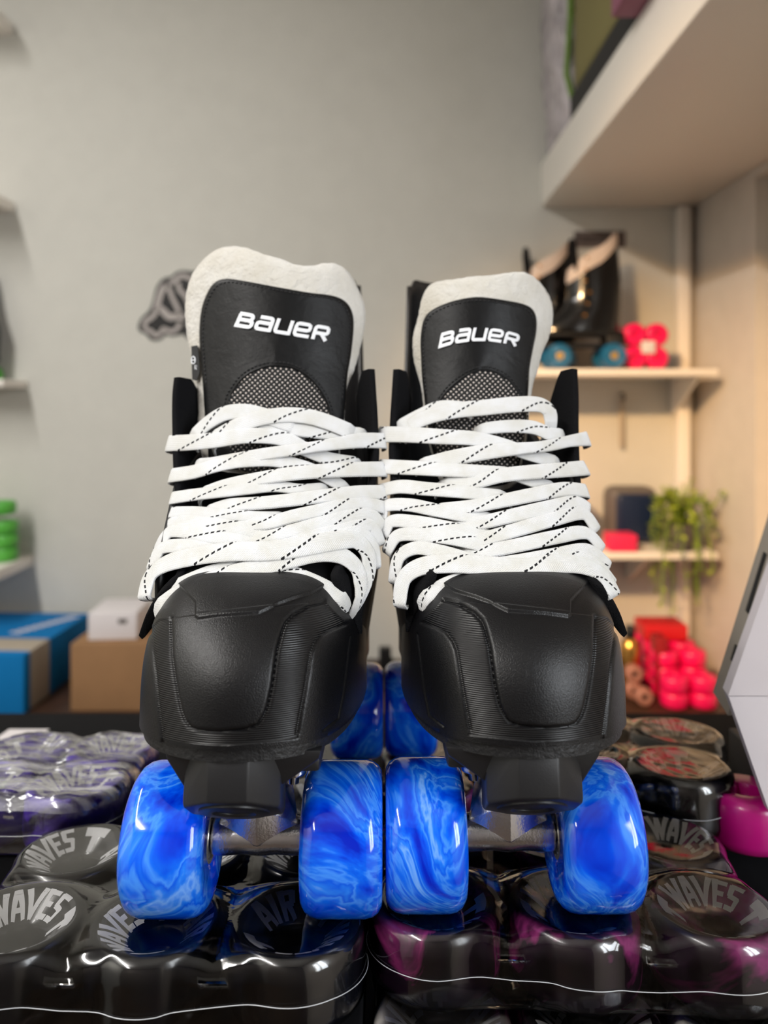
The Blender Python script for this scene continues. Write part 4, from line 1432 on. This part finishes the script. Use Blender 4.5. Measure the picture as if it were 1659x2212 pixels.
        for wx in (-88, 32):
            MB().tube([(wx, -48, 29), (wx, 48, 29)], 5, 10).build('axle', 'steel', r)
            MB().rbox((wx - 10, -14, 26), (wx + 10, 14, 54), 3).build('truck', 'steel', r)
            for wy in (-38, 38):
                w = MB().lathe([(9, -15), (25, -16), (28.5, -11), (29, 0), (28.5, 11), (25, 16), (9, 15)], (wx, wy, 29), 'y', 36, True).build('wheel', 'teal', r)
                MB().lathe([(.1, -15), (9, -15), (9, 15), (.1, 15)], (wx, wy, 29), 'y', 20).build('hub', 'brass', w)
        for k in range(6):
            MB().lathe([(.1, 3), (2.4, 2.4), (3.2, 0), (2.4, -2.4), (.1, -3)], (-30 + 6 * k if k < 3 else -34 + 2 * k, -42 + (1.5 * k if k < 4 else 5), 120 + 26 * k), 'y', 12).build('lace_hook', 'brass', r)
        return r
    x1 = (1284 - PX0) / F * 1700; x2 = (1182 - PX0) / F * 1798
    hightop('black high-top roller skate standing next to the pink wheels', x1, 1700, zs1, math.radians(-3))
    hightop('black high-top roller skate half hidden behind the tongue of the arched wordmark skate', x2, 1798, zs1, math.radians(-3))
    # pink set with a white price label
    xp = (1392 - PX0) / F * 1692
    rr = 26.3
    r = wheel_block('wheel_set', 'set of four pink wheels with a white label, standing on the skate shelf', 'wheel set', 'pink', [(a, 0, 26 + b) for a in (-rr, rr) for b in (0, 2 * rr)], 26.3, 32, 'y', (xp, 1692, zs1), rot=(0, 0, math.radians(6)))
    MB().rbox((-15, -19, 36), (17, -17, 64), .5).build('price_label', 'white_card', r)
    # sign behind the skates
    W0 = lambda px, py: W(px, py, YB)
    a, c = W0(1240, 500), W0(1350, 535)
    r = empty('wall_sign', (a[0], YB, c[2]), 'small grey sign on the wall behind the black high-top skates', 'sign')
    MB().box((0, -4, 0), (c[0] - a[0], 0, a[2] - c[2])).build('sign_plate', 'sign_grey', r, smooth=False)
    m = MB()
    for k in range(6):
        m.box((22 + 16 * k, -5, 10), (32 + 16 * k, -4, 30))
    m.box((6, -5, 12), (14, -4, 32))
    m.build('sign_lettering', 'sign_dark', r, smooth=False)
    # hook with a hanging tape
    hx, _, hz = W0(1342, 858)
    r = empty('wall_hook', (hx, YB, hz), 'small wall hook with a thin strap hanging under the skate shelf', 'hook')
    MB().tube([(0, 0, 8), (0, -16, 8), (0, -22, 0), (0, -16, -8)], 4, 10).build('hook', 'grey_shell', r)
    MB().rbox((-9, -15, -125), (3, -13, 0), .6).build('strap', 'paper', r)

    # ---- things on the lower shelf
    xa = (1318 - PX0) / F * 1760; xb = (1425 - PX0) / F * 1760
    r = empty('hard_case', ((xa + xb) / 2, 1765, zs2), 'navy blue rounded case with a grey shell on the lower pale shelf', 'case')
    hw = (xb - xa) / 2
    MB().rbox((-hw, -6, 0), (hw, 70, 132), 22, 5).build('shell', 'grey_shell', r)
    MB().rbox((-hw + 14, -16, 4), (hw - 4, 6, 118), 10, 4).build('lid', 'navy', r)
    xa = (1314 - PX0) / F * 1670
    MB().rbox((xa, 1656, zs2 + .2), (xa + 62, 1712, zs2 + 38), 3).build('small_box', 'pink_card')
    tag(bpy.data.objects['small_box'], 'small pink box lying in front of the navy case', 'box')
    xa = (1240 - PX0) / F * 1680
    MB().rbox((xa, 1700, zs2 + .2), (xa + 36, 1760, zs2 + 130), 3).build('small_box', 'pink_card')
    tag(bpy.data.objects['small_box.001'], 'upright pink box half hidden behind the white laces on the lower shelf', 'box')
    plant((1466 - PX0) / F * 1690, 1690, zs2)

    # ---- counter along the back wall
    r = empty('counter', (0, YB - 2, ZC), 'long dark stained wooden counter along the back wall', 'counter')
    MB().rbox((XL + 60, -338, -32), (XR - 60, 0, 0), 2).build('counter_top', 'dark_wood', r)
    for x in (XL + 100, -500, 300, XR - 110):
        MB().rbox((x, -330, -ZC + .2), (x + 40, -290, -32), 2).build('leg', 'dark_wood', r)
        MB().rbox((x, -50, -ZC + .2), (x + 40, -10, -32), 2).build('leg', 'dark_wood', r)
    MB().rbox((XL + 100, -40, -ZC + 300), (XR - 70, -20, -34), 1).build('back_panel', 'black_board', r)

    # blue shoebox
    r = empty('shoebox', (-736, 1514, ZC + .2), 'bright blue shoebox with beige bands on the dark counter', 'box', None, (0, 0, math.radians(-3)))
    MB().rbox((-330, 0, 0), (0, 300, 122), 2).build('box_body', 'box_blue', r)
    MB().rbox((-331, 24, 0), (0.8, 104, 122.8), 2).build('beige_band', 'paper', r)
    m = MB()
    for k in range(9):
        m.prism([(-112 + 9 * k + q[0], 140 + 15.5 * k + q[1], 122.2) for q in ((0, 0), (26, -4), (30, 6), (4, 10))], (0, 0, .5))
    m.build('lid_lettering', 'white_card', r, smooth=False, label='pale diagonal lettering')
    # cardboard box and the white box on it
    xa = (152 - PX0) / F * 1530
    MB().rbox((xa, 1530, ZC + .2), (xa + 250, 1760, ZC + 140), 2).build('cardboard_box', 'card')
    tag(bpy.data.objects['cardboard_box'], 'plain brown cardboard box on the counter beside the blue shoebox', 'box')
    xa = (190 - PX0) / F * 1550
    r = empty('small_box', (xa, 1550, ZC + 140.3), 'small white carton resting on the brown cardboard box', 'box', None, (0, 0, math.radians(4)))
    MB().rbox((0, 0, 0), (100, 120, 56), 1.5).build('carton_body', 'white_card', r)
    MB().box((62, -.6, 34), (80, 0, 44)).build('printed_mark', 'grey_shell', r, smooth=False)
    # black flat case in front of the counter, white card under it
    # black stand between the boots
    p = W(832, 1425, 1700)
    r = empty('display_stand', (p[0], 1700, ZC), 'black upright display stand seen between the two boots', 'stand')
    MB().rbox((-14, -10, 0), (14, 10, 78), 3).build('post', 'black_plastic', r)
    MB().rbox((-20, -60, 0), (86, 60, 10), 3).build('base', 'black_plastic', r)
    MB().prism([(8, -8, 60), (62, -8, 8), (8, -8, 8)], (0, 16, 0)).build('brace', 'black_plastic', r)
    # pink wheel packs, red tray behind, little bottles beside
    R_ = 29
    def pinkset(lab, x, y, z, nxx, nyy, nz):
        pl = [((i - (nxx - 1) / 2) * 60, j * 60, 16 + 33 * k) for k in range(nz) for j in range(nyy) for i in range(nxx)]
        wheel_block('wheel_set', lab, 'wheel set', 'pink', pl, R_, 32, 'z', (x, y, z), group='hot pink wheel sets on the counter')
    pinkset('pair of hot pink wheel layers at the front of the pink stack on the counter', (1487 - PX0) / F * 1560, 1560, ZC + .2, 2, 1, 2)
    pinkset('hot pink wheels piled three high behind the front pair', (1466 - PX0) / F * 1620, 1622, ZC + .2, 2, 1, 3)
    pinkset('deepest block of hot pink wheels, under the red tray', (1442 - PX0) / F * 1690, 1684, ZC + .2, 2, 2, 3)
    xr = (1432 - PX0) / F * 1700
    MB().rbox((xr - 50, 1675, ZC + 100), (xr + 48, 1750, ZC + 134), 3).build('tray', 'red')
    tag(bpy.data.objects['tray'], 'red tray lying on top of the pink wheels under the plant', 'tray')
    xr = (1395 - PX0) / F * 1700
    MB().rbox((xr - 12, 1600, ZC + .2), (xr + 12, 1640, ZC + 130), 3).build('small_box', 'red_deep')
    tag(bpy.data.objects['small_box.003'] if 'small_box.003' in bpy.data.objects else bpy.data.objects['small_box.002'], 'narrow deep red box standing beside the pink wheel stack', 'box')
    xg = (1361 - PX0) / F * 1640
    r = empty('bottle', (xg, 1640, ZC), 'small amber bottle with a black cap beside the red box', 'bottle')
    MB().lathe([(.1, 0), (20, 0), (22, 4), (22, 96), (17, 112), (8, 120), (.1, 120)], n=32).build('bottle_body', 'brass', r)
    MB().lathe([(.1, 120), (11, 120), (11, 142), (9, 145), (.1, 145)], n=24).build('cap', 'black_plastic', r)
    wheel_block('wheel_set', 'pinkish beige wheels standing on edge beside the amber bottle', 'wheel set', 'flesh', [(0, 0, 18), (0, 0, 54), (10, -34, 18)], 18, 26, 'y', ((1368 - PX0) / F * 1600, 1600, ZC + .2), extra='dark_metal')

    # ---- graffiti sticker on the back wall
    sticker()


def sticker():
    c = lambda p: [(270 + a / 10.37, 560 + b / 10.37) for a, b in p]
    outl = c([(300, 1560), (320, 1420), (400, 1290), (520, 1180), (600, 1040), (650, 850), (700, 660), (790, 500), (900, 420), (1040, 390), (1130, 310), (1270, 260), (1450, 270), (1700, 300), (1900, 420), (1960, 640), (1900, 900), (1960, 1200),
              (1850, 1500), (1600, 1640), (1400, 1780), (1340, 1700), (1200, 1700), (1060, 1730), (920, 1700), (820, 1790), (680, 1830), (560, 1790), (470, 1680), (370, 1640)])
    x0, _, z0 = W(360, 660, YB)
    r = empty('sticker', (x0, YB, z0), 'black and grey graffiti sticker on the wall beside the taller tongue', 'sticker')
    q = lambda p: (W(p[0], p[1], YB)[0] - x0, W(p[0], p[1], YB)[2] - z0)
    o = [q(p) for p in spline(outl, 160, True)]
    MB().prism([(a, -1.5, b) for a, b in o], (0, 1.3, 0)).build('backing', 'sticker_black', r, smooth=False)
    m = MB()
    for ln, w in (([(430, 1500), (470, 1560), (620, 1640), (700, 1720), (820, 1640), (860, 1560), (960, 1600), (1080, 1620), (1180, 1540), (1240, 1420)], 120),
                  ([(430, 1490), (480, 1380), (620, 1290), (700, 1180)], 130), ([(700, 1180), (760, 900), (830, 700), (930, 560)], 170), ([(930, 560), (1010, 720), (1080, 900), (1180, 1100), (1240, 1260)], 120),
                  ([(760, 1080), (880, 1180), (1000, 1290), (1220, 1280), (1340, 1300)], 190), ([(1010, 560), (1140, 450), (1290, 370), (1420, 420)], 130), ([(1200, 520), (1220, 680), (1330, 800), (1400, 900)], 120),
                  ([(1420, 420), (1560, 460), (1680, 560), (1640, 760), (1500, 820)], 130), ([(1400, 900), (1500, 1080), (1640, 1240), (1560, 1440), (1400, 1500)], 150)):
        P = [np.array(q(p)) for p in spline(c(ln), 40)]
        rows = []
        hw = w * .8 / 10.37 / F * YB / 2
        for i in range(40):
            t = P[min(i + 1, 39)] - P[max(i - 1, 0)]; t /= np.linalg.norm(t); nn = np.array([-t[1], t[0]]) * hw
            rows.append([(P[i][0] - nn[0], -1.9, P[i][1] - nn[1]), (P[i][0] + nn[0], -1.9, P[i][1] + nn[1])])
        m.grid(rows)
    m.build('lettering', 'sticker_grey', r, smooth=False)


def plant(x, y, z):
    r = empty('potted_plant', (x, y, z), 'trailing green plant hanging over the end of the lower pale shelf', 'plant')
    pot = MB().lathe([(.1, 0), (30, 0), (36, 50), (38, 62), (34, 62), (32, 50), (.1, 48)], n=32).build('pot', 'grey_shell', r)
    rg = random.Random(5)
    st, lf, ld = MB(), MB(), MB()
    for k in range(46):
        a = rg.uniform(0, 2 * math.pi)
        out = rg.uniform(30, 95)
        up = rg.uniform(10, 120)
        dn = rg.uniform(-185, 30) if rg.random() < .75 else rg.uniform(30, 110)
        ca, sa = math.cos(a), math.sin(a)
        if sa > 0: sa *= .35
        p = [(0, 0, 50), (ca * out * .35, sa * out * .35, 60 + up * .6), (ca * out * .8, sa * out * .8, 60 + up * .55 + dn * .3), (ca * out, sa * out, 50 + dn)]
        Q = spline(p, 14)
        st.tube([tuple(v) for v in Q], 1.1, 5)
        for i in range(3, 14):
            for s in (-1, 1):
                q = Q[i]
                d = Vector((rg.uniform(-1, 1), rg.uniform(-1, 1), rg.uniform(-.7, .5))).normalized()
                L = rg.uniform(10, 20); w = L * .3
                sd = d.cross(Vector((0, 0, 1))).normalized() * w
                o = Vector(q)
                up_ = Vector((0, 0, 1.5))
                (lf if rg.random() < .6 else ld).add([tuple(o), tuple(o + d * L * .45 + sd + up_), tuple(o + d * L), tuple(o + d * L * .45 - sd + up_)], [(0, 1, 2, 3)])
    st.build('stems', 'leaf_dark', r)
    f = lf.build('foliage', 'leaf', r, smooth=False)
    ld.build('foliage', 'leaf_dark', r, smooth=False)


def build_near_props():
    # white angled counter stand with a slim grey tablet leaning on it
    r = empty('tablet_stand', (0, 0, 0), 'white angled card-reader stand with a grey tablet edge beside the wheel packs', 'stand')
    Y = 430
    A = [W(1572, 1503, Y), W(1652, 1228, Y + 60), W(1760, 860, Y + 150), W(1900, 860, Y + 150), W(1900, 1490, Y)]
    m = MB()
    hi = [W(1572, 1503, Y), W(1700, 1060, Y + 90)]
    def slab(pts, off, mat, nm, rr=None):
        mb = MB().prism(pts, off)
        return mb.build(nm, mat, r, smooth=False)
    # upper panel leans back, lower panel comes forward
    w = 190
    a0 = Vector(W(1573, 1503, Y)); a1 = Vector(W(1732, 1050, Y + 85))
    slab([a0, a1, a1 + Vector((w, 0, 0)), a0 + Vector((w, 0, 0))], (0, 7, 2), 'white_plastic', 'upper_panel')
    b1 = Vector(W(1662, 1755, Y - 28))
    slab([a0 + Vector((.3, 0, -.4)), a0 + Vector((w, 0, -.4)), b1 + Vector((w, 0, 0)), b1], (0, 6, 1), 'white_plastic', 'lower_panel')
    # tablet behind the upper panel: its edge faces the skates
    t0 = Vector(W(1572, 1545, Y + 12)); t1 = Vector(W(1722, 1040, Y + 98))
    d = (t1 - t0)
    back = Vector((0, 20, 6))
    tb = MB().prism([t0, t1, t1 + Vector((w + 20, 0, 0)), t0 + Vector((w + 20, 0, 0))], back).build('tablet', 'grey_alu', r, smooth=False, label='slim grey tablet')
    for f0, f1 in ((.16, .22), (.36, .62)):
        p0, p1 = t0 + d * f0, t0 + d * f1
        MB().prism([p0 + back * .42 + Vector((-.8, 0, 0)), p1 + back * .42 + Vector((-.8, 0, 0)), p1 + back * .6 + Vector((-.8, 0, 0)), p0 + back * .6 + Vector((-.8, 0, 0))], (1.2, 0, 0)).build('port', 'black_plastic', tb, smooth=False)
    # foot behind
    q = Vector(W(1600, 1700, Y + 40))
    slab([a0 + Vector((20, 10, -5)), a0 + Vector((w, 10, -5)), q + Vector((w, 0, -8)), q + Vector((10, 0, -8))], (0, 8, 0), 'grey_shell', 'foot')
    pz = lambda yy: CZ - (193.9 + .0941 * yy) / .9956
    MB().hull([(x, yy, z) for x in (242, 396) for yy in (438, 520) for z in (pz(yy) - 13.8, CZ - 228)], 1).build('base', 'grey_shell', r, smooth=False)
    # magenta wheel wedged behind the small black pack
    p = W(1618, 1735, 432)
    wheel_block('loose_wheel', 'magenta wheel wedged between the small black pack and the white stand', 'wheel', 'magenta', [(0, 0, 0)], 24, 30, 'z', (p[0] - 2, 432, p[2] - 6), rot=(-TILT, 0, 0))
    r = empty('paper_card', (-354, 331 + 402 * CT - 61.8 * ST, CZ - 226 - 402 * ST - 61.8 * CT + .1), 'small white card lying on the black mat behind the violet pack', 'card', None, (-TILT, 0, 0))
    MB().box((-20, -14, 0), (20, 14, .8)).build('card_sheet', 'white_card', r, smooth=False)
# ------------------------------------------------------------------ light, camera, assembly
def area(name, loc, target, size, power, col, shape='RECTANGLE', size_y=None, spread=180):
    l = bpy.data.lights.new(name, 'AREA')
    l.shape = shape; l.size = size * S
    if size_y: l.size_y = size_y * S
    l.energy = power; l.color = col; l.spread = math.radians(spread)
    o = bpy.data.objects.new(name, l); COL.objects.link(o)
    o.location = Vector(loc) * S
    d = (Vector(target) - Vector(loc)).normalized()
    o.rotation_euler = d.to_track_quat('-Z', 'Y').to_euler()
    return o


def lights():
    w = bpy.data.worlds.new('World'); scene.world = w
    w.use_nodes = True
    bg = w.node_tree.nodes['Background']
    bg.inputs[0].default_value = (0.75, 0.85, 1.0, 1); bg.inputs[1].default_value = 1.0
    # daylight through the shop window behind the camera
    area('window_daylight', (XR + 70, -525, CZ + 325), (0, -525, CZ + 325), 600, 21, (0.90, 0.95, 1.0), size_y=900)
    # ceiling tubes
    for k, (x, y) in enumerate(((-1150, 250), (-1150, -900))):
        r = empty('ceiling_light', (x, y, 2750), ('slim white ceiling strip light over the pale wall' if k == 0 else 'slim white ceiling strip light nearer the window wall'), 'ceiling light', 'ceiling strip lights')
        MB().rbox((-70, -620, -45), (70, 620, -1), 6).build('housing', 'white_paint', r)
        a = area('strip_tube', (x, y, 2690), (x, y, 0), 45, 20 if k == 0 else 32, (1.0, 0.975, 0.94), size_y=1200)
    # warm ceiling spot aimed at the shelf corner
    src = Vector((-660, -350, CZ + 1016)); tgt = Vector((660, YB, CZ - 260))
    r = empty('ceiling_spot', src + Vector((0, 0, 0)), 'warm white ceiling spotlight turned towards the shelf corner', 'ceiling light')
    MB().lathe([(.1, 40), (55, 40), (60, -10), (60, 60), (8, 66), (8, 1400 - 1056 + 14), (.1, 1400 - 1056 + 14)], n=32).build('spot_housing', 'white_paint', r)
    l = bpy.data.lights.new('spot_lamp', 'SPOT')
    l.energy = 330; l.color = (1.0, 0.60, 0.26); l.spot_size = math.radians(30); l.spot_blend = 0.9; l.shadow_soft_size = 0.09
    o = bpy.data.objects.new('spot_lamp', l); COL.objects.link(o)
    o.location = (src + Vector((0, 0, -20))) * S
    o.rotation_euler = (tgt - src).to_track_quat('-Z', 'Y').to_euler()


def camera():
    c = bpy.data.cameras.new('camera')
    c.sensor_fit = 'VERTICAL'
    c.sensor_height = 36.0; c.sensor_width = 27.0
    c.lens = 36.0 * F / 2212
    c.shift_y = -(1106 - PY0) / 2212
    c.clip_start = 0.02; c.clip_end = 20
    c.dof.use_dof = True
    c.dof.focus_distance = 0.335
    c.dof.aperture_fstop = c.lens / 4.3
    o = bpy.data.objects.new('camera', c); COL.objects.link(o)
    o.location = (0, 0, CZ * S)
    o.rotation_euler = (math.radians(90), 0, 0)
    scene.camera = o


def main():
    make_materials()
    build_room()
    build_background()
    build_near_props()
    stand_table()
    build_packs()
    wheel = make_skate_wheel()
    make_skate('quad_skate', FL, 1, 'L', 'black quad skate with the taller white tongue and a slanting wordmark', wheel)
    make_skate('quad_skate', FR, -1, 'R', 'black quad skate with the shorter white tongue and an arched wordmark', wheel)
    for o in scene.objects:
        if 'used' in o: del o['used']
    lights()
    camera()
    scene.view_settings.view_transform = 'Standard'
    scene.view_settings.look = 'None'
    scene.view_settings.gamma = 1
    scene.view_settings.use_curve_mapping = False
    scene.view_settings.exposure = 0.22
    scene.cycles.use_denoising = True
    scene.cycles.max_bounces = 7
    scene.cycles.diffuse_bounces = 3
    scene.cycles.glossy_bounces = 4
    scene.cycles.transparent_max_bounces = 16
    scene.cycles.sample_clamp_indirect = 6
    scene.cycles.caustics_reflective = False
    scene.cycles.caustics_refractive = False


main()
